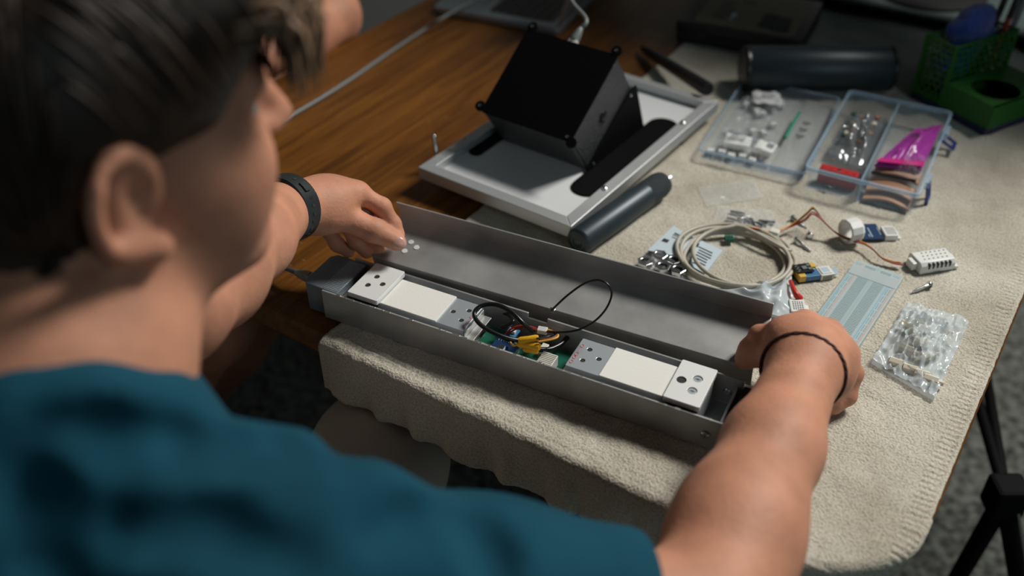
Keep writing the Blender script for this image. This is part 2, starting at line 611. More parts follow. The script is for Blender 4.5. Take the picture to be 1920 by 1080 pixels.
# ------------------------------------------------------------------ table
def wood(name):
    m = bpy.data.materials.new(name)
    m.use_nodes = True
    n, l = m.node_tree.nodes, m.node_tree.links
    b = n['Principled BSDF']
    tc = n.new('ShaderNodeTexCoord')
    mp = n.new('ShaderNodeMapping')
    mp.inputs['Scale'].default_value = (26, 1.6, 26)
    l.new(tc.outputs['Object'], mp.inputs['Vector'])
    nz = n.new('ShaderNodeTexNoise')
    nz.inputs['Scale'].default_value = 2.2; nz.inputs['Detail'].default_value = 8; nz.inputs['Distortion'].default_value = 0.6
    l.new(mp.outputs[0], nz.inputs['Vector'])
    cr = n.new('ShaderNodeValToRGB')
    e = cr.color_ramp.elements
    e[0].position = 0.30; e[0].color = (0.082, 0.027, 0.0035, 1)
    e[1].position = 0.72; e[1].color = (0.210, 0.080, 0.010, 1)
    l.new(nz.outputs['Fac'], cr.inputs['Fac'])
    # fine pores
    mp2 = n.new('ShaderNodeMapping')
    mp2.inputs['Scale'].default_value = (420, 14, 420)
    l.new(tc.outputs['Object'], mp2.inputs['Vector'])
    n2 = n.new('ShaderNodeTexNoise')
    n2.inputs['Scale'].default_value = 1.0; n2.inputs['Detail'].default_value = 3
    l.new(mp2.outputs[0], n2.inputs['Vector'])
    cr2 = n.new('ShaderNodeValToRGB')
    cr2.color_ramp.elements[0].position = 0.34; cr2.color_ramp.elements[0].color = (0.55, 0.5, 0.45, 1)
    cr2.color_ramp.elements[1].position = 0.48; cr2.color_ramp.elements[1].color = (1, 1, 1, 1)
    l.new(n2.outputs['Fac'], cr2.inputs['Fac'])
    mul = n.new('ShaderNodeMixRGB'); mul.blend_type = 'MULTIPLY'; mul.inputs[0].default_value = 0.8
    l.new(cr.outputs[0], mul.inputs[1]); l.new(cr2.outputs[0], mul.inputs[2])
    # scuffs: thin pale marks worn into the varnish
    mp3 = n.new('ShaderNodeMapping')
    mp3.inputs['Rotation'].default_value = (0, 0, 0.5); mp3.inputs['Scale'].default_value = (26, 95, 26)
    l.new(tc.outputs['Object'], mp3.inputs['Vector'])
    vo = n.new('ShaderNodeTexVoronoi'); vo.inputs['Scale'].default_value = 1.0
    l.new(mp3.outputs[0], vo.inputs['Vector'])
    cr3 = n.new('ShaderNodeValToRGB')
    cr3.color_ramp.elements[0].position = 0.03; cr3.color_ramp.elements[0].color = (0.55, 0.55, 0.55, 1)
    cr3.color_ramp.elements[1].position = 0.085; cr3.color_ramp.elements[1].color = (0, 0, 0, 1)
    l.new(vo.outputs['Distance'], cr3.inputs['Fac'])
    mx = n.new('ShaderNodeMixRGB'); mx.inputs[2].default_value = (0.42, 0.24, 0.10, 1)
    l.new(cr3.outputs[0], mx.inputs[0]); l.new(mul.outputs[0], mx.inputs[1])
    l.new(mx.outputs[0], b.inputs['Base Color'])
    bp = n.new('ShaderNodeBump'); bp.inputs['Strength'].default_value = 0.12; bp.inputs['Distance'].default_value = 0.001
    l.new(n2.outputs['Fac'], bp.inputs['Height']); l.new(bp.outputs[0], b.inputs['Normal'])
    b.inputs['Roughness'].default_value = 0.42
    b.inputs['Specular IOR Level'].default_value = 0.35
    MATS[name] = m
    return m


wood('wood')
TF, TBK, TL = 0.555, 2.15, -1.07          # front edge, back edge, left edge; right edge at s = 0
table = thing('wooden_table', 'varnished orange-brown wooden table covered half by a cream towel', 'table', (0, 0, -Z0), TY)
b = B().prism(rrect(TL, 0.0, TF, TBK, 0.125, 10), -0.034, -0.004)
for i in range(len(b.v)): b.v[i] = (b.v[i][0], b.v[i][1], b.v[i][2] + Z0)
b.obj('table_top', 'wood', table, bevel=0.004, smooth=40)
for s, t in ((-0.945, 1.00), (-0.12, 0.78), (-0.94, 2.02), (-0.12, 2.02)):
    B().bb(s - .028, s + .028, t - .028, t + .028, 0, Z0 - .034).obj('leg', 'wood', table, bevel=0.004)
for s0, s1, t0, t1 in ((-.912, -.148, .76, .78), (-.912, -.148, 2.01, 2.03), (-.95, -.93, .762, 1.992), (-.13, -.11, .808, 1.992)):
    B().bb(s0, s1, t0, t1, Z0 - .105, Z0 - .034).obj('apron', 'wood', table, bevel=0.002)

# ------------------------------------------------------------------ towel
m = bpy.data.materials.new('terry')
m.use_nodes = True
MATS['terry'] = m
n, l = m.node_tree.nodes, m.node_tree.links
bs = n['Principled BSDF']
bs.inputs['Roughness'].default_value = 0.95
bs.inputs['Specular IOR Level'].default_value = 0.1
bs.inputs['Sheen Weight'].default_value = 0.25
uvn = n.new('ShaderNodeUVMap'); uvn.uv_map = 'cloth'
nz = n.new('ShaderNodeTexNoise'); nz.inputs['Scale'].default_value = 420; nz.inputs['Detail'].default_value = 3
l.new(uvn.outputs[0], nz.inputs['Vector'])
nz2 = n.new('ShaderNodeTexNoise'); nz2.inputs['Scale'].default_value = 9; nz2.inputs['Detail'].default_value = 5
l.new(uvn.outputs[0], nz2.inputs['Vector'])
cr = n.new('ShaderNodeValToRGB')
cr.color_ramp.elements[0].position = 0.33; cr.color_ramp.elements[0].color = (0.49, 0.455, 0.375, 1)
cr.color_ramp.elements[1].position = 0.62; cr.color_ramp.elements[1].color = (0.66, 0.63, 0.545, 1)
l.new(nz2.outputs['Fac'], cr.inputs['Fac'])
cr1 = n.new('ShaderNodeValToRGB')
cr1.color_ramp.elements[0].position = 0.36; cr1.color_ramp.elements[0].color = (0.62, 0.58, 0.52, 1)
cr1.color_ramp.elements[1].position = 0.58; cr1.color_ramp.elements[1].color = (1, 1, 1, 1)
l.new(nz.outputs['Fac'], cr1.inputs['Fac'])
mm = n.new('ShaderNodeMixRGB'); mm.blend_type = 'MULTIPLY'; mm.inputs[0].default_value = 0.75
l.new(cr.outputs[0], mm.inputs[1]); l.new(cr1.outputs[0], mm.inputs[2])
l.new(mm.outputs[0], bs.inputs['Base Color'])
sx = n.new('ShaderNodeSeparateXYZ'); l.new(uvn.outputs[0], sx.inputs[0])


def math_node(op, a, b=None):
    q = n.new('ShaderNodeMath'); q.operation = op
    for i, v in enumerate((a, b)):
        if v is None: continue
        if isinstance(v, (int, float)): q.inputs[i].default_value = v
        else: l.new(v, q.inputs[i])
    return q.outputs[0]


# woven border along the right hem: short raised ribs
band = math_node('MULTIPLY', math_node('GREATER_THAN', sx.outputs[0], -0.022), math_node('LESS_THAN', sx.outputs[0], -0.006))
rib = math_node('MULTIPLY', math_node('SINE', math_node('MULTIPLY', sx.outputs[1], 900.0)), math_node('MULTIPLY', band, 0.22))
hsum = math_node('ADD', nz.outputs['Fac'], rib)
bp = n.new('ShaderNodeBump'); bp.inputs['Strength'].default_value = 0.9; bp.inputs['Distance'].default_value = 0.0022
l.new(hsum, bp.inputs['Height']); l.new(bp.outputs[0], bs.inputs['Normal'])

S0, S1, T0_, T1_ = -0.600, -0.002, 0.482, 1.78
hs = 0.0026
ns, nt_ = int((S1 - S0) / hs), int((T1_ - T0_) / hs)
ss = np.linspace(S0, S1, ns); tt = np.linspace(T0_, T1_, nt_)
SS, TT = np.meshgrid(ss, tt, indexing='ij')
RC = 0.125                                    # the table's rounded corner
cx, cy = 0.0 - RC, TF + RC
# distance outside the table outline (front edge and the rounded front right corner)
inC = (SS > cx) & (TT < cy)
dxc, dyc = SS - cx, TT - cy
rr = np.sqrt(dxc ** 2 + dyc ** 2) + 1e-9
D = np.where(inC, rr - RC, TF - TT)
NXs = np.where(inC, dxc / rr, 0.0); NYs = np.where(inC, dyc / rr, -1.0)
BS, BT = SS - NXs * np.maximum(D, 0), TT - NYs * np.maximum(D, 0)
rad = 0.010
ang = np.clip(D / rad, 0, math.pi / 2)
down = np.maximum(D - rad * math.pi / 2, 0)
out = np.where(D > 0, rad * np.sin(ang), 0.0)
drop = np.where(D > 0, rad * (1 - np.cos(ang)) + down, 0.0)
fl1 = np.interp(ss, np.linspace(S0, S1, 40), RNG.uniform(-1, 1, 40))[:, None]
flute = (0.75 * np.sin(SS * 118 + 1.2 * fl1) + 0.15 * fl1) * 0.0050 * np.clip(down / 0.05, 0, 1)
out = out + flute + 0.05 * down + np.where(D > 0, .002, 0)
PS, PT = BS + NXs * out, BT + NYs * out
terry = 0.0011 * (RNG.random((ns, nt_)) - 0.5) + 0.0006 * noise2(ns, nt_, (ns / 4, nt_ / 4), 3)
low = 0.0010 * noise2(ns, nt_, (26, 50), 5)
Zt = -drop + terry + low - 0.0006
# woven ridges beside the front fold
bandm = np.exp(-((TT - 0.562) / 0.007) ** 2) * np.clip((SS - S0) / .03, 0, 1)
wob = np.interp(ss, np.linspace(S0, S1, 60), RNG.uniform(-1, 1, 60))[:, None]
Zt += bandm * 0.0013 * np.sin((TT + wob * .0012) * 2 * math.pi / 0.0062)
Zt += 0.0016 * np.exp(-((SS - S1) / 0.005) ** 2) * (D <= 0)
P = np.zeros((ns, nt_, 3))
P[..., 0] = TA.x * PS + TB.x * PT
P[..., 1] = TA.y * PS + TB.y * PT
P[..., 2] = Zt
UV = np.stack([SS, TT], -1)
tow = link_mesh('towel', grid_mesh('towel', P, UV), 'terry', smooth=180, solid=0.003)
tow.modifiers['solid'].offset = -1
tag(tow, 'large cream terry towel spread on the table and hanging over its front edge', 'towel')

# ================================================================== the aluminium scale bar being assembled
CO, CY = (-0.20025, 0.82194), -0.46366
CA = Vector((math.cos(CY), math.sin(CY), 0)); CB = Vector((-CA.y, CA.x, 0))
CL, CW, CH = 0.437, 0.0655, 0.036


def cw(u, v, z):
    return Vector((CO[0], CO[1], 0)) + CA * u + CB * v + Vector((0, 0, z))


bar = thing('scale_bar', 'long open aluminium channel with two load cells and a circuit board inside', 'electronics', (*CO, 0), CY)
T = 0.0024
prof = [(0, 0), (CW, 0), (CW, CH - .006), (CW - T, CH - .006), (CW - T, T), (T, T), (T, CH), (0, CH)]
b = B().extrude(prof, (0, 0, 0), (0, 1, 0), (0, 0, 1), (1, 0, 0), CL)
# upper strip of the rear wall, cut away over the circuit board
for u0, u1 in ((0.0, 0.2105), (0.232, CL)):
    b.bb(u0, u1, CW - T, CW, CH - .006, CH)
ch = b.obj('channel', 'alu_dark', bar, bevel=0.0005)
# burrs along the sawn front rim
b = B()
for i in range(34):
    u = random.uniform(0.002, CL - .004); w = random.uniform(.0015, .006)
    b.bb(u, u + w, -.0002, random.uniform(.0012, .0024), CH - .0004, CH + random.uniform(.0002, .0007))
tag(b.obj('rim_burr', 'alu', bar), kind='stuff')
# screws through the channel near its right end
for (u, v, nrm) in ((0.421, -0.0005, (0, -1, 0)), (0.4225, CW - T + .0005, (0, -1, 0))):
    b = B().lathe((u, v, .017), nrm, [(0, .0042), (.0012, .0042), (.0022, .0030), (.0022, .0016), (.0008, .0014)], 18)
    b.obj('screw', 'steel', bar, smooth=40)
# plastic socket block closing the left end
cap = B().prism([(-.028, .010), (-.024, .005), (.0165, .0045), (.0165, .0608), (-.008, .0632), (-.022, .0632), (-.028, .056)], -.001, .0345).obj('end_cap', 'cap_plastic', bar, bevel=0.0012, smooth=40)
b = B()
for i in range(22):
    v = .0075 + i * .0024
    b.bb(-.004, .0162, v, v + .0010, .0343, .0350)
b.obj('grip_ribs', 'cap_ribs', cap, bevel=0.0002)
B().bb(-.0292, -.0276, .026, .043, .008, .024).obj('socket_opening', 'black_plastic', cap)
B().bb(.0166, .0280, .0030, .0628, .0025, .026).obj('black_block', 'black_plastic', bar, bevel=.001)  # black block filling the gap beside the end cap
# right end bracket
b = B().bb(.430, .4325, .003, .062, .0026, .027).bb(.4325, .4365, .004, .0615, .0026, .0045)
b.obj('end_bracket', 'alu_cell', bar, bevel=.0005)
B().bb(.4372, .4455, .001, .0645, .0005, .030).obj('end_cover', 'black_plastic', bar, bevel=.0015)


def disc_hole(parent, u, v, z, r, m='dark_slot', name='screw_hole'):
    # countersunk hole: a short dark well with a bevelled rim
    b = B().lathe((u, v, z + .0001), (0, 0, 1), [(0, r), (.00012, r * .98), (.00013, r * .2)], 20)
    return b.obj(name, m, parent)


def plate_with_holes(x0, x1, y0, y1, z0, z1, holes, n=20):
    """a slab with real round holes through it"""
    import bmesh
    bm = bmesh.new()
    out = [bm.verts.new((x, y, z1)) for x, y in rrect(x0, x1, y0, y1, .0012, 2)]
    edges = [bm.edges.new((out[i], out[(i + 1) % len(out)])) for i in range(len(out))]
    for hx, hy, r in holes:
        ring = [bm.verts.new((hx + r * math.cos(2 * math.pi * k / n), hy + r * math.sin(2 * math.pi * k / n), z1)) for k in range(n)]
        edges += [bm.edges.new((ring[i], ring[(i + 1) % n])) for i in range(n)]
    bmesh.ops.triangle_fill(bm, use_beauty=True, use_dissolve=False, edges=edges)
    bmesh.ops.recalc_face_normals(bm, faces=bm.faces)
    r = bmesh.ops.extrude_face_region(bm, geom=list(bm.faces))
    bmesh.ops.translate(bm, verts=[v for v in r['geom'] if isinstance(v, bmesh.types.BMVert)], vec=(0, 0, z0 - z1))
    bmesh.ops.recalc_face_normals(bm, faces=bm.faces)
    me = bpy.data.meshes.new('plate')
    bm.to_mesh(me); bm.free()
    return me


CE0, CE1 = .0095, .0533
ZT = .0355
for k, (ua, ub, pa, pb, da, db) in enumerate(((.0300, .1645, .0297, .0657, .0668, .1330), (.2760, .4105, .3759, .4108, .3110, .3758))):
    bare = (.1330, .1645) if k == 0 else (.2760, .3110)
    hl = [(.1406, .0320, .0026), (.1545, .0405, .0026), (.1548, .0235, .0026)] if k == 0 else [(.2885, .0405, .0026), (.2884, .0230, .0026), (.3018, .0317, .0026)]
    lc = link_mesh('load_cell', plate_with_holes(ua, ub, CE0, CE1, .008, ZT, hl), 'alu_cell', bar, bevel=.0003)
    B().bb(ua + .002, ub - .002, CE0 + .002, CE1 - .002, .0024, .009).obj('mounting_block', 'alu_dark', lc)
    B().bb(da, db, CE0 - .0004, CE1 + .0002, ZT + .0001, ZT + .0016).obj('white_pad', 'cell_pad', lc, bevel=.0004)
    ph = [(.0434, .0405, .0032), (.0426, .0242, .0032), (.0557, .0322, .0032)] if k == 0 else [(.3841, .0335, .0047), (.3975, .0415, .0047), (.3978, .0240, .0047)]
    pl = link_mesh('mounting_plate', plate_with_holes(pa, pb, .0052, .0612, ZT + .0002, .0415, ph), 'cell_plate', lc, bevel=.0003)
    B().bb(pa + .002, pb - .002, .0075, .0590, .024, .0322).obj('spacer_block', 'dark_slot', lc)  # near-black colour stands in for shade under the plate holes
    for hx, hy, r in hl:
        B().lathe((hx, hy, ZT - .003), (0, 0, 1), [(0, r * .98), (.0022, r * .98), (.0023, .0002)], 16).obj('hole_shade', 'dark_slot', lc)  # dark plug just below the surface stands in for the hole's shade
    for hx, hy, r in (ph if k == 0 else ph[:1]):
        B().lathe((hx, hy, .0385), (0, 0, 1), [(0, r * .98), (.0018, r * .98), (.0019, .0002)], 18).obj('hole_shade', 'dark_slot', lc)  # same dark plugs painted as shade in the plate's holes
    if k == 1:
        for hx, hy, r in ph[1:]:
            b = B().lathe((hx, hy, .0376), (0, 0, 1), [(0, .0044), (.0026, .0044), (.0031, .0037), (.0031, .0018), (.0016, .0016), (.0016, .0002)], 20)
            b.obj('screw', 'alu_cell', lc, smooth=35)
# red marker scribbles on the bare ends of the cells
mk = B()
for cx_, cy_, r in ((.2795, .0165, .0022), (.2795, .0235, .0020), (.2797, .0288, .0024), (.2800, .0420, .0022)):
    mk.sweep([Vector((cx_ + .75 * r * math.cos(a), cy_ + r * math.sin(a), ZT + .0002)) for a in np.linspace(0, 5.6, 14)], .00028, 5)
mk.sweep([Vector((.2797, .0330, ZT + .0002)), Vector((.2797, .0372, ZT + .0002))], .0003, 5)
mk.obj('marker_writing', 'ink_red', bar)
mk = B()
for i in range(5):
    v = .013 + i * .0075
    mk.sweep([Vector((.1618 + random.uniform(-.001, .001), v + q * .0018, ZT + .0002)) + Vector((.0012 * math.sin(q * 2.1), 0, 0)) for q in range(4)], .0003, 5)
mk.obj('marker_writing', 'ink_red', bar)
# bent aluminium shield beside the first cell
B().bb(.1660, .1668, .008, .050, .008, .034).bb(.1668, .1755, .008, .0500, .0260, .0268).obj('shield_plate', 'alu_dark', bar, bevel=.0003)
# circuit board with small modules
pcb = B().bb(.172, .266, .008, .054, .0100, .0116).obj('main_board', 'pcb_green', bar)
mod = B().bb(.190, .216, .010, .034, .0165, .0178).obj('blue_module', 'pcb_blue', bar)
b = B()
for i in range(9):
    b.bb(.1915 + i * .0027, .1930 + i * .0027, .0108, .0122, .0178, .0184)
    b.bb(.1915 + i * .0027, .1930 + i * .0027, .0318, .0332, .0178, .0184)
b.bb(.197, .204, .018, .025, .0178, .0196)
b.obj('module_pads', 'steel', mod)
B().bb(.1905, .2155, .0110, .0335, .0118, .0165).obj('pin_header', 'black_plastic', mod)
mod = B().bb(.196, .208, .038, .051, .0200, .0214).obj('blue_module', 'pcb_blue_light', bar)
B().bb(.1985, .2055, .0425, .0475, .0214, .0245).obj('white_connector', 'white_plastic', mod, bevel=.0004)
B().bb(.197, .207, .039, .050, .0118, .0200).obj('pin_header', 'black_plastic', mod)
con = B().bb(.2440, .2600, .012, .030, .0118, .0245).obj('terminal_connector', 'white_plastic', bar, bevel=.0006)
b = B()
for i in range(7):
    b.bb(.2445, .2595, .0132 + i * .0024, .0140 + i * .0024, .0245, .0252)
b.obj('terminal_ribs', 'cream_plastic', con)
B().bb(.222, .232, .040, .050, .0118, .021).obj('capacitor', 'copper_brown', bar, bevel=.001)
B().bb(.236, .243, .036, .046, .0118, .020).obj('white_connector', 'cream_plastic', bar, bevel=.0006)


def wire(name, pts, r, m, parent, n=8, seg=8):
    return B().sweep(spline(pts, seg), r, n).obj(name, m, parent, smooth=180)


def cpx(px, py, h):
    """bar-local point seen at a pixel, h above the table"""
    p = at(px, py, h) - Vector((CO[0], CO[1], 0))
    return Vector((p.dot(CA), p.dot(CB), h))


wire('black_cable', [cpx(1012, 640, .018), cpx(985, 640, .030), cpx(945, 632, .038), cpx(905, 612, .044), cpx(889, 590, .048),
                     cpx(902, 574, .052), cpx(930, 571, .054), cpx(958, 584, .052), cpx(980, 605, .046), cpx(1000, 622, .034)], .0023, 'wire_black', bar, 10)
wire('black_cable', [cpx(940, 614, .026), cpx(956, 608, .030), cpx(962, 600, .032), cpx(950, 588, .026), cpx(925, 586, .018)], .0022, 'wire_black', bar, 10)
wire('black_cable', [cpx(1008, 655, .026), cpx(1030, 655, .022), cpx(1052, 645, .020), cpx(1066, 632, .020), cpx(1080, 640, .012)], .0026, 'wire_black', bar, 10)
wire('antenna_wire', [cpx(1010, 621, .036), cpx(1050, 623, .040), cpx(1085, 618, .046), cpx(1115, 602, .058), cpx(1137, 578, .074), cpx(1147, 551, .088),
                      cpx(1139, 533, .096), cpx(1120, 525, .097), cpx(1095, 532, .088), cpx(1065, 553, .070), cpx(1042, 574, .054), cpx(1034, 582, .046)], .0011, 'wire_black', bar, 8)
p = cpx(1036, 581, .046)
B().bb(p.x - .003, p.x + .003, p.y - .002, p.y + .002, p.z - .002, p.z + .0015).obj('antenna_lug', 'steel', bar, bevel=.0005)
wire('red_wire', [cpx(946, 628, .018), cpx(960, 616, .028), cpx(978, 611, .034), cpx(995, 613, .036), cpx(1008, 618, .036)], .0011, 'wire_red', bar)
wire('red_wire', [cpx(948, 630, .018), cpx(963, 619, .027), cpx(980, 614, .033), cpx(996, 616, .036), cpx(1008, 621, .036)], .0010, 'wire_brown', bar)
wire('red_wire', [cpx(1026, 620, .036), cpx(1040, 622, .037), cpx(1044, 628, .038), cpx(1034, 634, .039), cpx(1010, 636, .040)], .0010, 'wire_brown', bar)
wire('orange_wire', [cpx(1026, 618, .036), cpx(1043, 624, .037), cpx(1046, 631, .039), cpx(1036, 636, .040), cpx(1008, 641, .040)], .0011, 'wire_yellow', bar)
wire('black_wire', [cpx(1040, 626, .037), cpx(1028, 631, .040), cpx(1006, 635, .041)], .0010, 'wire_black', bar)
a_, b_ = cpx(1008, 618, .036), cpx(1026, 621, .036)
d_ = (b_ - a_).normalized()
B().box((a_ + b_) / 2, ((b_ - a_).length, .0072, .005), Matrix.Rotation(math.atan2(d_.y, d_.x), 3, 'Z')).obj('white_plug', 'white_plastic', bar, bevel=.0006)


def sleeve(p0, p1, r0, r1, name='heat_shrink'):
    P = [p0 + (p1 - p0) * t for t in (0, .12, .5, .88, 1)]
    B().sweep(P, [r0 * .75, r0, (r0 + r1) / 2 * .92, r1, r1 * .7], 10).obj(name, 'shrink_yellow', bar, smooth=60)


sleeve(cpx(972, 639, .036), cpx(1010, 633, .040), .0037, .0034)
sleeve(cpx(1012, 651, .034), cpx(970, 645, .030), .0042, .0034)
sleeve(cpx(1008, 659, .028), cpx(982, 655, .024), .0034, .0030)
wire('orange_wire', [cpx(972, 645, .030), cpx(962, 648, .026), cpx(957, 642, .022)], .0011, 'wire_yellow', bar)
for k, mname in enumerate(('wire_yellow', 'white_plastic', 'wire_red')):
    wire('thin_wire', [Vector((.176 + .002 * k, .022, .013)), Vector((.181 + .002 * k, .018, .020)), Vector((.187, .013 + .002 * k, .016))], .0006, mname, bar, 6)

# ------------------------------------------------------------------ cover profile held above it
LY = CY + 0.0235
cov = thing('channel_cover', 'bent aluminium cover profile propped open behind the scale bar, held at both ends', 'metal cover',
            tuple(cw(.0200, .0676, .0365)), LY)
tl = math.radians(14)
ex, ey = Vector((0, math.cos(tl), math.sin(tl))), Vector((0, -math.sin(tl), math.cos(tl)))
th = .0018
prof = [(0, -.030), (.0014, -.030), (.0014, -th), (.0655, -th), (.0655, .0215), (.0655 - th, .0215), (.0655 - th, 0), (0, 0)]
B().extrude(prof, (0.0, 0, 0.006), ex, ey, (1, 0, 0), .420).obj('cover_profile', 'alu_dark', cov, bevel=.0004)
for x, y in ((.0310, .0330), (.0405, .0280), (.0305, .0190)):
    o_ = Vector((x, 0, .006)) + ex * y
    B().lathe(o_, ey, [(0, .0031), (.0005, .0031), (.0006, .0026), (.0006, .0004)], 18).obj('rivet_spot', 'cell_plate', cov)

# ================================================================== lamp stand: framed panel with a tilted black housing
FO, FY = (0.06784, 0.94814), -0.61994
st = thing('framed_panel', 'aluminium-framed white panel carrying a tilted black metal housing', 'device', (*FO, 0), FY)
FW, FL, RW = 0.2289, 0.3819, 0.0165


def rail(p0, p1, inx, iny):
    """mitred rail: outer edge p0-p1, inner edge moved by (inx, iny) at each end"""
    q0, q1 = (p0[0] + inx[0], p0[1] + inx[1]), (p1[0] + iny[0], p1[1] + iny[1])
    return B().prism([p0, p1, q1, q0], .014, .030).obj('frame_rail', 'alu_frame', st, bevel=.0009)


g = .00015
rail((-FW + g, 0), (-g, 0), (RW, RW), (-RW, RW))
rail((0, g), (0, FL - g), (-RW, RW), (-RW, -RW))
rail((-g, FL), (-FW + g, FL), (-RW, -RW), (RW, -RW))
rail((-FW, FL - g), (-FW, g), (RW, -RW), (RW, RW))
B().bb(-FW + .008, -.008, .008, FL - .008, .0145, .0185).obj('white_panel', 'white_panel', st)
for x, y in ((-.2213, .0884), (-.0113, .0926), (-.0112, .2951), (-.2213, .2951)):
    b = B().lathe((x, y, .0298), (0, 0, 1), [(0, .0048), (.0006, .0048), (.0007, .0036), (.0026, .0034), (.0034, .0024), (.0034, .0012), (.0022, .001)], 18)
    b.obj('bolt', 'steel', st, smooth=40)
    B().cyl((x, y, 0.0), (x, y, .0145), .0042).obj('rubber_foot', 'black_plastic', st)
# wing bolt on the left rail
w = B().sweep([(-.2275, .050, .018), (-.236, .050, .017), (-.2405, .0505, .020), (-.2435, .051, .045)], [.0036, .0036, .0032, .0030], 12)
w.ball((-.2435, .051, .045), .0032)
w.lathe((-.2285, .050, .0175), (-1, 0, 0), [(0, .0055), (.004, .0055), (.0045, .004)], 6)
w.obj('wing_bolt', 'steel', st, smooth=50)
# housing
th = math.radians(35.6)
hx0, hw, hy0, hz0, hh, hd = -.1930, .1332, .0871, .0826, .1245, .0760
E1 = Vector((0, math.cos(th), math.sin(th))); E2 = Vector((0, math.sin(th), -math.cos(th))); EX = Vector((1, 0, 0))
HA = Vector((hx0, hy0, hz0))
hou = B().extrude([(0, 0), (hw, 0), (hw, hh), (0, hh)], HA + E2 * .0025, EX, E1, E2, hd).obj('housing', 'hammered', st, bevel=.003)
lid = B().extrude(rrect(-.001, hw + .001, -.001, hh + .001, .003, 3), HA, EX, E1, E2, .0026)
for x, y in ((-.006, .006), (.004, hh + .006), (hw - .004, hh + .006), (hw + .002, -.001)):
    lid.extrude([(x + .0068 * math.cos(a), y + .0068 * math.sin(a)) for a in np.linspace(0, 2 * math.pi, 18)[:-1]], HA - E2 * .0004, EX, E1, E2, .0035)
lid.obj('housing_lid', 'black_paint', hou, smooth=40)
for x, y in ((-.006, .006), (.004, hh + .006), (hw - .004, hh + .006), (hw - .006, .004)):
    B().lathe(HA + EX * x + E1 * y - E2 * .0002, -E2, [(0, .0022), (.0012, .0020), (.0016, .001)], 12).obj('lid_screw', 'steel', hou)
# knob on the right side of the housing
B().lathe(HA + EX * hw + E1 * .062 + E2 * .045, EX, [(0, .008), (.0015, .008), (.003, .006), (.004, .003), (.0042, .0005)], 18).obj('side_knob', 'black_plastic', hou, smooth=40)
# brackets
ye, ze = hy0 + (hd + .0025) * math.sin(th), hz0 - (hd + .0025) * math.cos(th)
for sgn, xx in ((1, hx0 + hw + .0012), (-1, hx0 - .0032)):
    br = B().extrude([(ye - .004, .0190), (ye - .006, ze + .006), (ye + hh * math.cos(th) - .006, ze + hh * math.sin(th) + .004), (ye + hh * math.cos(th) + .006, ze + hh * math.sin(th) + .004), (.272, .0200)],
                     (xx, 0, 0), (0, 1, 0), (0, 0, 1), (1, 0, 0), .002).obj('bracket', 'black_paint', st, bevel=.0004)
    x0, x1 = (xx, -.0172) if sgn > 0 else (-FW + RW + .0007, xx + .002)
    r = min(.02, (x1 - x0) / 2 - .0002)
    B().prism(rrect(x0, x1, .078, .310, r, 6), .0186, .0208).obj('bracket_foot', 'black_paint', br)
    for q in (.08, .92):
        p = Vector((xx + (.002 if sgn > 0 else 0), ye + q * hh * math.cos(th), ze + q * hh * math.sin(th) + .001))
        B().lathe(p, (sgn, 0, 0), [(0, .0023), (.001, .0022), (.0016, .0012)], 12).obj('bracket_screw', 'steel', br)

# ================================================================== cables
def fw(x, y, z):
    a = Vector((math.cos(FY), math.sin(FY), 0)); b = Vector((-a.y, a.x, 0))
    return Vector((FO[0], FO[1], 0)) + a * x + b * y + Vector((0, 0, z))


def plug(parent, p, d, m='cable_grey'):
    """clip plug with a ribbed boot; d points from cable to socket"""
    d = Vector(d).normalized()
    q = d.to_track_quat('X', 'Z').to_matrix()
    B().box(Vector(p) + d * .004, (.018, .0117, .008), q).obj('plug', 'clear_rim' if m is None else 'cream_plastic', parent, bevel=.0006)
    b = B().sweep([Vector(p) - d * t for t in (.005, .008, .018, .024)], [.0062, .0066, .0050, .0034], 10)
    for i in range(4):
        b.sweep([Vector(p) - d * (.009 + i * .0028), Vector(p) - d * (.0105 + i * .0028)], [.0066 - i * .0005] * 2, 10)
    b.obj('plug_boot', m, parent, smooth=40)


# from the housing's top edge up towards the laptop
mid = HA + EX * (hw * .38) + E1 * (hh + .002) + E2 * .030
pw = fw(mid.x, mid.y, mid.z)
aE = fw(*E1) - fw(0, 0, 0)
nc = thing('network_cable', 'pale network cable plugged into the top of the black housing', 'cable', (pw.x, pw.y, pw.z), 0, None)
loc_ = lambda p: Vector(p) - Vector((pw.x, pw.y, pw.z))
dv = aE.normalized()
plug(nc, dv * .012, -dv, 'cable_grey')
B().sweep(spline([dv * .034, dv * .050, loc_(atd(1070, -8, 1.335)), loc_(atd(1110, -60, 1.36)), loc_((.22, 1.50, .165)), loc_((.33, 1.68, .10)), loc_((.345, 1.80, .02)), loc_((.33, 1.90, -.0009)), loc_((.30, 2.0, -.0009))], 10), .0029, 10).obj('cord', 'cable_grey', nc, smooth=180)
# across the bare wood towards the laptop
wz = -.004 + .0029
pts = [at(330, 330, wz), at(430, 280, wz), at(530, 226, wz), at(640, 160, wz), at(740, 92, wz), at(830, 34, .011), at(900, -2, .0135), at(960, -40, .0135), at(1010, -90, .0135)]
pts = [tw(-1.16, .70, -Z0 + .012), tw(-1.12, .74, -.45), tw(-1.085, .78, -.06), tw(-1.066, .80, wz), tw(-1.02, .84, wz), at(330, 340, wz)] + pts[1:5] + [at(795, 56, .002), at(826, 36, .0185), at(868, 12, .0195), at(905, -6, .0195), at(960, -45, .0185), tw(-.86, 1.62, .004), tw(-.84, 1.80, wz), tw(-.80, 2.0, wz)]
tag(B().sweep(spline(pts, 10), .0029, 10).obj('network_cable', 'cable_grey', smooth=180),
    'grey network cable running across the bare wood and over the laptop corner', 'cable')
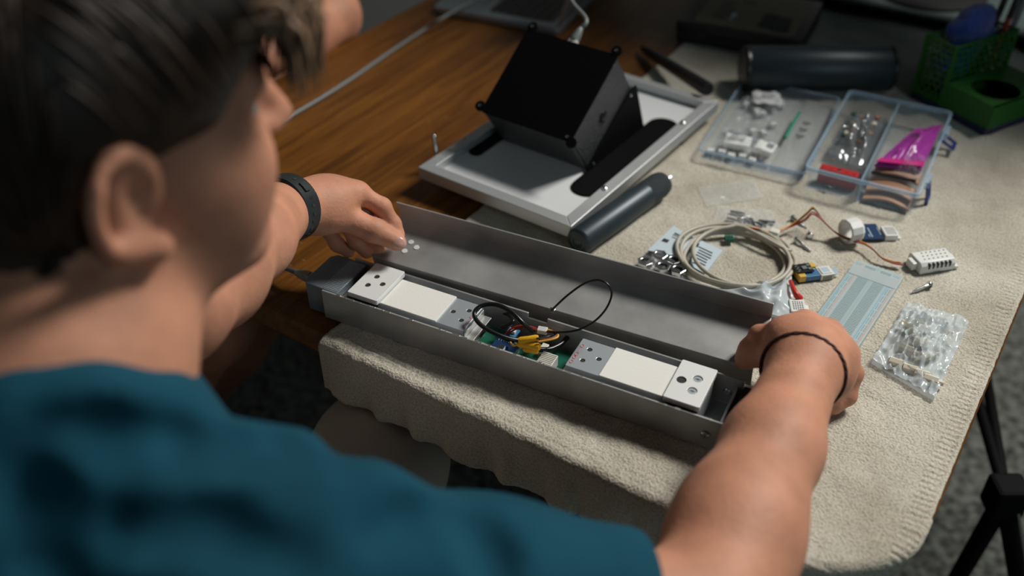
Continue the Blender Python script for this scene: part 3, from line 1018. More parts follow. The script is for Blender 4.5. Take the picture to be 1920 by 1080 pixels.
# into the left end of the bar
p0 = cw(-.0335, .0345, .0155)
pc = thing('network_cable', 'grey network cable plugged into the dark end cap of the scale bar', 'cable', tuple(p0), 0)
rel = lambda p: Vector(p) - p0
plug(pc, -CA * .004, CA, 'cable_beige')
B().sweep(spline([-CA * .026, rel(at(500, 488, .012)), rel(at(470, 478, .006)), rel(at(420, 470, wz)), rel(at(360, 480, wz)), rel(at(320, 480, wz)), rel(tw(-.86, .60, wz)), rel(tw(-.90, .556, wz)), rel(tw(-.92, .535, -.03)), rel(tw(-.94, .53, -.4)), rel(tw(-.96, .52, -Z0 + .012))], 8), .0028, 10).obj('cord', 'cable_grey', pc, smooth=180)

# ================================================================== cordless screwdriver
a_, b_ = at(1083, 454, .0172), at(1252, 335, .0172)
d_ = (b_ - a_); L_ = d_.length; d_.normalize()
sd = thing('cordless_screwdriver', 'dark grey cylindrical cordless screwdriver lying beside the framed panel', 'screwdriver', (a_.x, a_.y, 0), math.atan2(d_.y, d_.x))
R_ = .0168
B().lathe((0, 0, R_), (1, 0, 0), [(0, R_ * .80), (.0012, R_ * .93), (.004, R_), (.128 / .178 * L_, R_)], 40).obj('barrel', 'grey_anodised', sd, smooth=50)
B().lathe((.128 / .178 * L_, 0, R_), (1, 0, 0), [(0, R_ * .985), (.0006, R_), (.030, R_), (.039, R_ * .88), (.0415, R_ * .55), (.042, .004)], 40).obj('grip_ring', 'grey_knurl', sd, smooth=50)
B().lathe((.128 / .178 * L_ + .041, 0, R_), (1, 0, 0), [(0, .0055), (.004, .005), (.005, .0025)], 16).obj('chuck', 'black_plastic', sd, smooth=40)
B().lathe((.128 / .178 * L_ + .045, 0, R_), (1, 0, 0), [(0, .0021), (.013, .0021), (.014, .0012)], 6).obj('bit', 'steel', sd)
mk = B().sweep([Vector((-.0004, .0085 * math.cos(t), R_ + .0085 * math.sin(t))) for t in np.linspace(0, 2 * math.pi, 33)[:-1]], .0003, 5, closed=True)
mk.box((-.0003, 0, R_ + .0005), (.0003, .0009, .006)).box((-.0003, .003, R_ - .001), (.0003, .0009, .004)).box((-.0003, -.003, R_ + .001), (.0003, .0009, .004))
mk.obj('end_ring', 'cable_grey', sd)

# black tube and slim black driver at the back
a_, b_ = at(1391, 128, .033), at(1672, 128, .033)
tb = thing('screwdriver_tube', 'thick black cylindrical case lying behind the open parts box', 'tube', ((a_.x + b_.x) / 2, a_.y, 0), math.atan2((b_ - a_).y, (b_ - a_).x))
LL = (b_ - a_).length / 2
B().lathe((-LL + .008, 0, .033), (1, 0, 0), [(0, .0326), (.0005, .033), (2 * LL - .0165, .033), (2 * LL - .016, .0326)], 40).obj('tube_body', 'grey_anodised', tb, smooth=40)
for sg in (-1, 1):
    B().lathe((sg * (LL - .008), 0, .033), (sg, 0, 0), [(0, .0322), (.0008, .0328), (.005, .0328), (.008, .030), (.008, .001)], 40).obj('end_cap', 'black_plastic', tb, smooth=40)
a_, b_ = at(1207, 92, .006), at(1328, 170, .033)
a_ = at(1207, 92, .0015 + .006); b_ = at(1328, 168, .040)
d_ = (b_ - a_); L_ = d_.length; d_.normalize()
pn = thing('pen_driver', 'slim black pen-shaped tool resting across the corner of the aluminium frame', 'tool', (a_.x, a_.y, a_.z - .007))
o_ = Vector((0, 0, .007))
B().lathe(o_, d_, [(0, .005), (.002, .0062), (.02, .0075), (L_ * .7, .0098), (L_ - .004, .0105), (L_, .0085)], 20).obj('barrel', 'black_plastic', pn, smooth=40)
B().lathe(o_ - d_ * .014, d_, [(0, .001), (.004, .0026), (.014, .0032)], 12).obj('tip', 'black_plastic', pn, smooth=40)

# ================================================================== black case with a tan label
k0, k1, k2 = at(1269, 38, .035), at(1502, 79, .035), at(1566, 12, .035)
cyaw = math.atan2((k1 - k0).y, (k1 - k0).x)
cs = thing('flat_case', 'flat black plastic case with a tan label at the back of the towel', 'case', (k0.x, k0.y, 0), cyaw)
wcs, lcs = (k1 - k0).length, 0.175
B().prism(rrect(0, wcs, 0, lcs, .006), 0, .018).obj('case_base', 'case_black', cs, bevel=.0015)
cl = B().prism(rrect(-.001, wcs + .001, -.001, lcs + .001, .006), .0185, .035).obj('case_lid', 'case_black', cs, bevel=.002)
B().prism(rrect(.024, wcs - .014, .010, lcs - .02, .01), .0350, .0354).obj('label', 'case_label', cl)
b = B()
nn = 10
top = [(wcs * .62 + (wcs * .22) * i / nn, .085 + .004 * math.sin(i * .6)) for i in range(nn + 1)]
bot = [(wcs * .62 + (wcs * .25) * i / nn, .024 + .004 * math.sin(i * .6 + .5)) for i in range(nn, -1, -1)]
b.prism(bot[::-1] + top[::-1], .0354, .0357)
b.obj('printed_picture', 'ink_black', cl)
b = B()
for i in range(5):
    b.bb(.046 + i * .0012, .066 + (i % 3) * .006, .040 + i * .016, .0445 + i * .016, .0354, .0357)
b.bb(.078, .1, .115, .120, .0354, .0357)
b.obj('printed_text', 'ink_black', cl)
B().prism(rrect(.0745, .0815, .050, .066, .003), .0354, .0358).prism(rrect(.0745, .0815, .036, .042, .0025), .0354, .0358).obj('printed_mark', 'paper_blue', cl)
for x in (.035, wcs - .05):
    B().bb(x, x + .018, -.0035, 0.0, .010, .026).obj('latch', 'case_black', cs, bevel=.001)

# ================================================================== laptop
p0_, p1_ = at(811, 26, -.004), at(1043, 68, -.004)
ly = math.atan2((p1_ - p0_).y, (p1_ - p0_).x)
lp = thing('laptop', 'open grey aluminium laptop with black keys at the far edge of the table', 'laptop', (p0_.x, p0_.y, -.004), ly)
LD, LW = (p1_ - p0_).length + .004, .315            # its depth runs along the edge we see
B().prism(rrect(0, LD, 0, LW, .010), .0015, .0135).obj('base', 'laptop_alu', lp, bevel=.002)
kb = B().prism(rrect(.098, LD - .018, .020, LW - .020, .003), .0135, .0138).obj('keyboard_well', 'key_black', lp)
kme = B().bb(0, .0150, 0, .0158, 0, .0011).mesh('key')
kme.materials.append(MATS['key_black'])
for i in range(6):
    for j in range(14):
        x = .1005 + i * .0172; y = .0235 + j * .0192
        if x + .015 > LD - .019: continue
        o = bpy.data.objects.new('key', kme)
        COL.objects.link(o)
        o.parent = lp; o.location = (x, y, .0138)
B().prism(rrect(.012, .088, LW / 2 - .055, LW / 2 + .055, .003), .0135, .0137).obj('touchpad', 'laptop_alu', lp)
for y in (.015, LW - .015):
    for x in (.015, LD - .015):
        B().cyl((x, y, 0), (x, y, .0016), .005).obj('rubber_foot', 'black_plastic', lp)
ta = math.radians(108)
scr = B().extrude(rrect(0, LD - .004, 0, LW, .008), (LD - .006, 0, .0138), (math.cos(math.pi - ta) * 1, 0, math.sin(ta)), (0, 1, 0), (math.sin(ta), 0, -math.cos(math.pi - ta)), .005)
sc = scr.obj('screen_lid', 'laptop_alu', lp, bevel=.001)
B().extrude(rrect(.010, LD - .014, .008, LW - .008, .004), Vector((LD - .006, 0, .0138)) - Vector((math.sin(ta), 0, -math.cos(math.pi - ta))) * .0006, (math.cos(math.pi - ta), 0, math.sin(ta)), (0, 1, 0), (math.sin(ta), 0, -math.cos(math.pi - ta)), .0006).obj('display_glass', 'black_plastic', sc)

# ================================================================== riser shelf and monitor at the back
q0, q1 = at(1560, -2, .030), at(1772, 41, .030)
ry = math.atan2((q1 - q0).y, (q1 - q0).x)
rs = thing('monitor_riser', 'low black-edged grey shelf standing behind the green organizer', 'shelf', (q0.x, q0.y, 0), ry)
B().bb(-.08, .34, 0, .24, .014, .0295).obj('shelf_board', 'black_paint', rs, bevel=.001)
B().bb(-.078, .338, .002, .238, .0295, .0301).obj('shelf_top', 'riser_top', rs)
for x in (-.07, .31):
    for y in (.012, .21):
        B().bb(x, x + .018, y, y + .018, 0, .0142).obj('foot', 'black_plastic', rs)
mo = thing('monitor', 'black monitor on a round foot standing on the grey shelf', 'monitor', tuple(q0 + (q1 - q0).normalized() * .13 + Vector((-(q1 - q0).normalized().y, (q1 - q0).normalized().x, 0)) * .125 + Vector((0, 0, .0002))), ry)
B().lathe((0, 0, 0), (0, 0, 1), [(0, .098), (.004, .098), (.008, .09), (.011, .03), (.011, .001)], 40).obj('foot_disc', 'stand_black', mo, smooth=40)
B().sweep([(0, .02, .010), (0, .03, .30), (0, .0, .36), (0, -.056, .38)], .016, 16).obj('stem', 'black_plastic', mo, smooth=40)
B().bb(-.40, .56, -.085, -.055, .10, .76).obj('screen_body', 'black_plastic', mo, bevel=.004)  # assumed screen out of view, enlarged and moved forward to shade the table's back
B().bb(-.393, .553, -.0858, -.0848, .115, .752).obj('screen_glass', 'key_black', mo)

# ================================================================== green organizer
o0, o1 = at(1709, 182, 0), at(1847, 254, 0)
oy = math.atan2((o1 - o0).y, (o1 - o0).x)           # x runs along the edge nearest the parts box
OL = (o1 - o0).length
og = thing('desk_organizer', 'green pen organizer with honeycomb holes and a navy base', 'organizer', (o0.x, o0.y, 0), oy)
OD = .125                                            # along +y
TX = .050                                            # the tall tray's width along x
ZH = .098
B().prism(rrect(-.003, OL + .001, -.003, OD + .003, .004), 0, .009).obj('base', 'org_base', og, bevel=.001)


def hexwall(o, eu, ev, W, H, r=.0062):
    """wall with honeycomb holes; returns a sheet to be thickened"""
    b = B()
    o, eu, ev = Vector(o), Vector(eu), Vector(ev)
    pt = lambda u, v: o + eu * u + ev * v
    m_ = .004
    for (u0, u1, v0, v1) in ((0, W, 0, m_ + .006), (0, W, H - m_, H), (0, m_, 0, H), (W - m_, W, 0, H)):
        b.add([pt(u0, v0), pt(u1, v0), pt(u1, v1), pt(u0, v1)], [(0, 1, 2, 3)])
    dx, dy = r * math.sqrt(3), r * 1.5
    j = 0
    v = m_ + .006
    while v < H - m_ * .6:
        u = m_ + (dx / 2 if j % 2 else 0)
        while u < W - m_ * .6:
            ph = random.uniform(-.2, .2)
            k = random.uniform(.66, .84)
            outer = [(u + r * math.sin(math.pi / 3 * i), v + r * math.cos(math.pi / 3 * i)) for i in range(6)]
            inner = [(u + r * k * math.sin(math.pi / 3 * i + ph), v + r * k * math.cos(math.pi / 3 * i + ph)) for i in range(6)]
            vs = [pt(min(max(p, 0), W), min(max(q, 0), H)) for p, q in outer + inner]
            b.add(vs, [(i, (i + 1) % 6, 6 + (i + 1) % 6, 6 + i) for i in range(6)])
            u += dx
        v += dy; j += 1
    return b


for nm, o, eu, W in (('tray_wall', (0, 0, .009), (1, 0, 0), TX), ('tray_wall', (TX, 0, .009), (0, 1, 0), OD),
                     ('tray_wall', (0, OD, .009), (0, -1, 0), OD), ('tray_wall', (TX, OD, .009), (-1, 0, 0), TX)):
    hexwall(o, eu, (0, 0, 1), W, ZH - .009).obj(nm, 'org_green', og, solid=.0016)
for x, y in ((0, 0), (TX, 0), (0, OD), (TX, OD)):
    B().bb(x - .0022, x + .0022, y - .0022, y + .0022, .009, ZH + .001).obj('corner_post', 'org_green', og)
# low front compartment with a round cup hole
zc = .043
for (x0, x1, y0, y1) in ((TX, OL, -.001, .0015), (OL - .0025, OL, 0, OD), (TX, OL, OD - .0015, OD + .001)):
    B().bb(x0, x1, y0, y1, .009, zc).obj('cup_wall', 'org_green', og)
link = plate_with_holes(TX + .001, OL, 0, OD, zc - .002, zc, [((TX + OL) / 2 + .004, .048, .033)], 36)
link_mesh('cup_top', link, 'org_green', og)
B().lathe(((TX + OL) / 2 + .004, .048, .0092), (0, 0, 1), [(0, .0335), (.002, .0335), (.0021, .001)], 36).obj('cup_floor', 'riser_top', og)

# folded blue cloth standing in the tall tray
oa, ob = Vector((math.cos(oy), math.sin(oy), 0)), Vector((-math.sin(oy), math.cos(oy), 0))
ow = lambda x, y, z: Vector((o0.x, o0.y, 0)) + oa * x + ob * y + Vector((0, 0, z))
sd_ = SDF(np.array(ow(.025, .05, .07)) - .10, np.array(ow(.025, .05, .07)) + .10, .0028)
for (x, y, z, rx) in ((.018, .030, .060, .013), (.030, .032, .058, .013), (.024, .055, .080, .0135), (.018, .042, .105, .0125), (.031, .050, .110, .012), (.024, .072, .088, .012), (.024, .060, .118, .012)):
    sd_.cap(ow(x, y - .012, z), ow(x, y + .022, z + .004), rx, rx, .012)
sd_.cap(ow(.024, .04, .020), ow(.024, .06, .115), .016, .018, .015)
V_, Q_ = sd_.net()
V_ += RNG.normal(0, .0005, V_.shape)
tag(link_mesh('folded_cloth', np_mesh('folded_cloth', V_, Q_), 'cloth_blue', smooth=180), 'bright blue microfibre cloth stuffed into the green organizer', 'cloth')
for k, (x, y, mname, lean, lab) in enumerate(((.032, .108, 'pen_red', .010, 'dark red pen standing in the green organizer'), (.020, .100, 'black_plastic', .004, 'black marker standing in the green organizer'), (.040, .116, 'cable_grey', -.006, 'thin grey pen standing in the green organizer'))):
    p = ow(x, y, .0095)
    pe = thing('pen', lab, 'pen', tuple(p))
    d_ = Vector((.12 + lean, .05, 1)).normalized()
    B().lathe((0, 0, .0005), d_, [(0, .0015), (.008, .0038), (.10, .0042)], 14).obj('barrel', mname, pe, smooth=40)
    B().lathe(d_ * .1005, d_, [(0, .0045), (.04, .0045), (.042, .003)], 14).obj('cap', 'black_plastic' if k != 2 else mname, pe, smooth=40)


# ================================================================== clear plastic bags
def sheet_bag(c, h, base, seed, n=44, crumple=.003, edge=.10, m=None, ridge=14):
    """pillow of two sheets between four corners; c in scene axes (z ignored), base height"""
    c = [Vector(p) for p in c]
    u = np.linspace(0, 1, n); v = np.linspace(0, 1, n)
    U, V = np.meshgrid(u, v, indexing='ij')
    X = sum(np.array(c[k])[None, None, :] * w[..., None] for k, w in enumerate(((1 - U) * (1 - V), U * (1 - V), U * V, (1 - U) * V)))
    bul = np.clip(np.minimum(np.minimum(U, 1 - U), np.minimum(V, 1 - V)) / max(edge * 2, .01), 0, 1)
    bul = bul * bul * (3 - 2 * bul)
    nz = noise2(n, n, (ridge, ridge), seed); nb = noise2(n, n, (5, 5), seed + 1)
    cr = (1 - 2 * np.abs(nz)) * crumple + nb * crumple * .8
    top = X.copy(); bot = X.copy()
    top[..., 2] = base + .0006 + bul * h * (.75 + .35 * nb) + cr * (.35 + .65 * bul) + crumple * .9
    top[..., 2] = np.maximum(top[..., 2], base + .0008)
    bot[..., 2] = base + .0003
    V1 = np.concatenate([top.reshape(-1, 3), bot.reshape(-1, 3)])
    idx = np.arange(n * n).reshape(n, n)
    q = np.stack([idx[:-1, :-1], idx[1:, :-1], idx[1:, 1:], idx[:-1, 1:]], -1).reshape(-1, 4)
    ring = np.concatenate([idx[:, 0], idx[-1, 1:], idx[-2::-1, -1], idx[0, -2:0:-1]])
    rn = np.roll(ring, -1)
    side = np.stack([ring, ring + n * n, rn + n * n, rn], -1)
    return np_mesh('bag', V1, np.concatenate([q, q[:, ::-1] + n * n, side]))


def attach(o, parent):
    """make a loose mesh a part of an unrotated thing"""
    o.location = Vector(o.location) - Vector(parent.location)
    o.parent = parent
    return o


def bag(name, label, c, h, base, seed, m='clear_film', **k):
    o = link_mesh(name, sheet_bag(c, h, base, seed, **k), m, smooth=70)
    return tag(o, label, 'plastic bag')


# ------------------------------------------------------------------ open parts box and its lid
BO, BY = (0.36914, 1.07687), -0.49203
BW, BL, BH = .1362, .2360, .0335
bx = thing('parts_box', 'open clear plastic parts box with blue latches, full of small components', 'plastic box', (*BO, 0), BY)


def open_tray(x0, x1, y0, y1, z0, z1, t, taper=.003, r=.008):
    """thin-walled open box"""
    o = rrect(x0, x1, y0, y1, r); bo = rrect(x0 + taper, x1 - taper, y0 + taper, y1 - taper, r)
    i = rrect(x0 + t, x1 - t, y0 + t, y1 - t, r - t * .5); bi = rrect(x0 + taper + t, x1 - taper - t, y0 + taper + t, y1 - taper - t, r - t * .5)
    n = len(o)
    vs = [(*p, z0) for p in bo] + [(*p, z1) for p in o] + [(*p, z1) for p in i] + [(*p, z0 + t) for p in bi]
    fs = [tuple(range(n - 1, -1, -1)), tuple(range(3 * n, 4 * n))]
    for k in range(3):
        fs += [(k * n + j, k * n + (j + 1) % n, (k + 1) * n + (j + 1) % n, (k + 1) * n + j) for j in range(n)]
    return B().add(vs, fs)


open_tray(0, BW, 0, BL, .0005, BH, .0014).obj('box_shell', 'clear_box', bx, smooth=40)


def rim(x0, x1, y0, y1, z0, z1, w):
    o = rrect(x0 - w, x1 + w, y0 - w, y1 + w, .0085); i = rrect(x0 + .0012, x1 - .0012, y0 + .0012, y1 - .0012, .007)
    n = len(o)
    vs = [(*p, z0) for p in o] + [(*p, z1) for p in o] + [(*p, z1) for p in i] + [(*p, z0) for p in i]
    fs = []
    for k in range(4):
        fs += [(k * n + j, k * n + (j + 1) % n, ((k + 1) % 4) * n + (j + 1) % n, ((k + 1) % 4) * n + j) for j in range(n)]
    return B().add(vs, fs)


rim(0, BW, 0, BL, BH - .005, BH, .0022).obj('box_rim', 'clear_rim', bx, smooth=40)
B().bb(BW * .5 - .0009, BW * .5 + .0009, .003, BL - .003, .002, BH - .001).obj('divider', 'clear_rim', bx)
for y in (.048, .186):
    h_ = B().bb(BW + .001, BW + .007, y - .013, y + .013, BH - .012, BH - .002).obj('latch_hinge', 'clear_rim', bx, bevel=.001)
for (y, zz, tilt) in ((.046, .012, 0.2), (.188, .014, 1.1)):
    R = Matrix.Rotation(-tilt, 3, 'Y')
    b = B()
    for q in ((0, .0075, .0025, .005), (0, -.0075, .0025, .005)):
        b.box(Vector((BW + .008, y + q[1] * 1.2, zz)) + R @ Vector((0, 0, 0)), (.003, .005, .024), R)
    b.box(Vector((BW + .008, y, zz)) + R @ Vector((0, 0, -.010)), (.003, .022, .005), R)
    b.box(Vector((BW + .008, y, zz)) + R @ Vector((0, 0, .010)), (.003, .022, .005), R)
    b.obj('latch', 'latch_blue', bx, bevel=.0008)
ba, bb_ = Vector((math.cos(BY), math.sin(BY), 0)), Vector((-math.sin(BY), math.cos(BY), 0))
bw = lambda x, y, z=0: Vector((BO[0], BO[1], 0)) + ba * x + bb_ * y + Vector((0, 0, z))

# contents, left half: shiny bag of components, red terminal strip, black cable ends
bag('component_bag', 'shiny silvery bag of components bulging from the open parts box', [bw(.008, .085), bw(.064, .06), bw(.062, .215), bw(.010, .222)], .034, .006, 21, 'static_bag', crumple=.006, edge=.22, ridge=8)
rng2 = random.Random(3)
for i in range(16):
    p = bw(rng2.uniform(.018, .054), rng2.uniform(.10, .19), rng2.uniform(.010, .026))
    mname = rng2.choice(['pcb_green', 'red_board', 'pcb_blue', 'nylon', 'copper_brown', 'pcb_green'])
    cname = {'pcb_green': 'green', 'red_board': 'red', 'pcb_blue': 'dark blue', 'nylon': 'pale', 'copper_brown': 'brown'}[mname]
    th_ = thing('component', f'tiny {cname} electronic component inside the shiny bag', 'component', tuple(p), rng2.uniform(0, 6), f'{cname} components in the shiny bag')
    B().bb(-.004, .004, -.0028, .0028, 0, .004).obj('body', mname, th_, bevel=.0006)
    B().cyl((-.003, 0, .0005), (-.009, .001, .001), .0004, n=6).cyl((.003, 0, .0005), (.009, .001, .001), .0004, n=6).obj('lead', 'steel', th_)
p = bw(.036, .030, .0022)
ts = thing('terminal_strip', 'red terminal strip in the front of the open parts box', 'connector', tuple(p), BY)
B().bb(-.024, .024, -.007, .007, 0, .020).obj('body', 'red_board', ts, bevel=.0008)
for i in range(5):
    B().lathe((-.019 + i * .0095, 0, .0200), (0, 0, 1), [(0, .0028), (.0006, .0026), (.0006, .0004)], 12).obj('screw', 'steel' if i == 2 else 'red_board', ts)
lb = B().sweep(spline([bw(.010, .012, .006), bw(.022, .011, .007), bw(.034, .0105, .006), bw(.052, .012, .007)], 6), [.0006] * 6 + [.0018] * 6 + [.0006] * 7, 8).obj('jumper_lead', 'wire_black', smooth=60)
tag(lb, 'short black jumper lead lying along the front of the open parts box', 'wire')
# right half: wooden-brown combs of pins, clear bag, purple zip bag
for k, (y, z, t, lab) in enumerate(((.016, .004, .10, 'pale brown curved cardboard strip at the bottom of the open parts box'), (.026, .012, .06, 'pale brown curved cardboard strip lying on another in the open parts box'), (.060, .017, -.2, 'darker brown cardboard strip under the purple bag in the parts box'))):
    pts = [bw(.074 + .056 * q / 8, y + .004 * math.sin(q * .4), z + .004 * math.sin(math.pi * q / 8)) for q in range(9)]
    b = B()
    vs, fs = [], []
    for q, pp in enumerate(pts):
        for dy, dz in ((-.012, 0), (.012, .002), (.012, .0045), (-.012, .0025)):
            vs.append(pp + bb_ * dy + Vector((0, 0, dz)))
    for q in range(8):
        for j in range(4):
            fs.append((q * 4 + j, q * 4 + (j + 1) % 4, q * 4 + 4 + (j + 1) % 4, q * 4 + 4 + j))
    fs += [(3, 2, 1, 0), (32, 33, 34, 35)]
    b.add(vs, fs)
    tag(b.obj('cardboard_strip', 'copper_brown', smooth=40), lab, 'cardboard')
p = bw(.100, .042, .0195)
ph_ = thing('pin_header', 'black strip of many metal pins lying in the open parts box', 'connector', tuple(p), BY + .08)
B().bb(-.027, .027, -.0015, .0015, .004, .0068).obj('header_body', 'black_plastic', ph_)
b = B()
for i in range(26):
    b.bb(-.0262 + i * .0021, -.0256 + i * .0021, -.010, .010, .005, .0056)
b.obj('pins', 'steel', ph_)
PB = bag('purple_bag', 'purple and magenta antistatic zip bag lying in the open parts box', [bw(.073, .055), bw(.128, .070), bw(.131, .205), bw(.100, .170)], .010, .0245, 31, 'purple_film', crumple=.0035, edge=.2, ridge=5)
z_ = B()
z_.prism([tuple(bw(.0735, .054))[:2], tuple(bw(.1285, .069))[:2], tuple(bw(.1285, .082))[:2], tuple(bw(.0775, .066))[:2]], .0330, .0338)
attach(z_.obj('zip_strip', 'magenta_film'), PB)['label'] = 'bright magenta zip strip'
mk = B().sweep([bw(.1055 + .0055 * math.cos(t), .130 + .0075 * math.sin(t), .0405) for t in np.linspace(0, 2 * math.pi, 25)[:-1]], .0005, 5, closed=True)
for q in (-.003, 0, .003):
    mk.sweep([bw(.102, .130 + q, .0405), bw(.109, .1315 + q, .0405)], .0005, 5)
attach(mk.obj('printed_symbol', 'ink_black'), PB)
bag('component_bag', 'crumpled clear bag beneath the purple bag in the parts box', [bw(.098, .050), bw(.130, .052), bw(.130, .105), bw(.100, .100)], .006, .022, 33, crumple=.004)

LO, LYW = (0.24704, 1.15026), -0.44241
LWD, LLN = .1407, .2295
ld = thing('component_tray', 'shallow clear plastic lid tray lying left of the open parts box', 'plastic lid', (*LO, 0), LYW)
open_tray(0, LWD, 0, LLN, .0005, .0155, .0014, .0015).obj('lid_shell', 'clear_box', ld, smooth=40)
rim(0, LWD, 0, LLN, .0135, .0155, .0012).obj('lid_rim', 'clear_rim', ld, smooth=40)
for y in (.05, .18):
    B().bb(LWD + .001, LWD + .0035, y - .012, y + .012, .010, .0155).obj('hinge', 'clear_rim', ld, bevel=.001)
mk = text_obj('marker_writing', 'EIMP C', .0085, 'ink_black', ld, (.016, -.0003, .0035), (math.radians(90), 0, 0))
la, lb_ = Vector((math.cos(LYW), math.sin(LYW), 0)), Vector((-math.sin(LYW), math.cos(LYW), 0))
lw = lambda x, y, z=0: Vector((LO[0], LO[1], 0)) + la * x + lb_ * y + Vector((0, 0, z))
bag('connector_bag', 'clear bag of white connectors at the back of the lid tray', [lw(.008, .075), lw(.085, .070), lw(.088, .215), lw(.012, .218)], .010, .0025, 41, crumple=.0035)
bag('connector_bag', 'clear bag with printed paper slips at the front of the lid tray', [lw(.006, .010), lw(.092, .008), lw(.090, .070), lw(.010, .075)], .010, .0025, 42, crumple=.0030)
zb = bag('zip_bag', 'long clear zip bag with a green strip lying in the lid tray', [lw(.094, .008), lw(.136, .010), lw(.134, .222), lw(.096, .220)], .004, .0025, 43, crumple=.0022)
gs = B().sweep([lw(.0955, .085, .0125), lw(.0965, .165, .0125)], .0022, 8).obj('zip_strip', 'zip_green')
attach(gs, zb)['label'] = 'green zip strip'
for k, y in enumerate((.098, .118, .138)):
    mk = B().sweep([lw(.112 + .0065 * math.cos(2 * math.pi * j / 3 + .5), y + .0065 * math.sin(2 * math.pi * j / 3 + .5), .0118) for j in range(3)], .0006, 5, closed=True)
    mk.sweep([lw(.109, y - .001, .0118), lw(.114, y + .002, .0118)], .0005, 5)
    attach(mk.obj('recycling_mark', 'ink_black'), zb)
for i in range(15):
    back = i < 10
    x = rng2.uniform(.018, .070) if back else .012 + (i - 10) * .014
    y = rng2.uniform(.092, .200) if back else .018 + .004 * (i % 2)
    cn = thing('connector', 'small white connector in the bag at the back of the lid tray' if back else 'small white connector with brown pins in the bag at the front of the lid tray', 'connector', tuple(lw(x, y, .0035)), rng2.uniform(0, 3) if back else LYW + rng2.uniform(-.3, .3), 'white connectors in the rear bag' if back else 'white connectors in the front bag')
    B().bb(-.0045, .0045, -.0035, .0035, 0, .0055).bb(-.0045, -.0025, .0035, .0055, 0, .003).bb(.0025, .0045, .0035, .0055, 0, .003).obj('shell', 'white_plastic', cn, bevel=.0005)
    b = B()
    for q in range(3):
        b.bb(-.003 + q * .0024, -.0022 + q * .0024, .0035, .010, .002, .0028)
    b.obj('pins', 'steel' if back else 'copper_brown', cn)
for k, (x, y, w_, h_, yw, lab) in enumerate(((.040, .045, .036, .026, .1, 'white paper slip with lines of print in the front of the lid tray'), (.078, .045, .026, .026, -.12, 'small white paper slip with a barcode in the lid tray'), (.045, .182, .040, .036, .3, 'crumpled white paper slip at the back of the lid tray'))):
    u = np.linspace(0, 1, 12)
    U, V = np.meshgrid(u, u, indexing='ij')
    c0 = lw(x, y)
    ax_, ay_ = Vector((math.cos(LYW + yw), math.sin(LYW + yw), 0)), Vector((-math.sin(LYW + yw), math.cos(LYW + yw), 0))
    Pp = np.array(c0)[None, None] + np.array(ax_)[None, None] * ((U - .5) * w_)[..., None] + np.array(ay_)[None, None] * ((V - .5) * h_)[..., None]
    Pp[..., 2] = .0162 + .0018 * noise2(12, 12, (3, 3), 60 + k) + (.003 if k == 2 else 0) * noise2(12, 12, (5, 5), 70 + k)
    sl = thing('paper_slip', lab, 'paper', (0, 0, 0))
    link_mesh('slip', grid_mesh('slip', Pp), 'paper', sl, solid=.0003, smooth=180)
    b = B()
    for q in range(4):
        if k == 1:
            for z in range(6):
                b.box(c0 + ax_ * (.002 + z * .0016) + ay_ * .002 + Vector((0, 0, .0186)), (.0009, .009, .0002), Matrix.Rotation(LYW + yw, 3, 'Z'))
            break
        b.box(c0 + ax_ * (-.003 + .001 * q) + ay_ * (-.006 + q * .004) + Vector((0, 0, .0186)), (w_ * .6, .0010, .0002), Matrix.Rotation(LYW + yw, 3, 'Z'))
    b.obj('printed_text', 'ink_black' if k != 1 else 'pcb_blue', sl)

# flat empty bag on the towel in front of the lid
bag('empty_bag', 'flat empty clear bag on the towel in front of the lid tray', [at(1325, 388), at(1432, 372), at(1412, 338), at(1308, 352)], .001, 0, 51, crumple=.0012, ridge=5)
# bag of steel pins
bag('pin_bag', 'clear bag of short steel pins beside the coiled cable', [at(1330, 432), at(1462, 436), at(1450, 398), at(1345, 388)], .004, 0, 52, crumple=.0016)
for i in range(17):
    t = i / 16
    px, py = 1364 + 74 * t + rng2.uniform(-5, 5), 402 + 16 * t + rng2.uniform(-7, 7)
    p = at(px, py, .003)
    pn_ = B().lathe(p, (math.cos(a := rng2.uniform(-1.4, .4)), math.sin(a), 0), [(0, .0010), (.0008, .0019), (.011, .0019), (.0118, .0010)], 10).obj('steel_pin', 'steel', smooth=40)
    tag(pn_, 'short shiny steel pin in the small clear bag', 'pin', 'steel pins in the small bag')

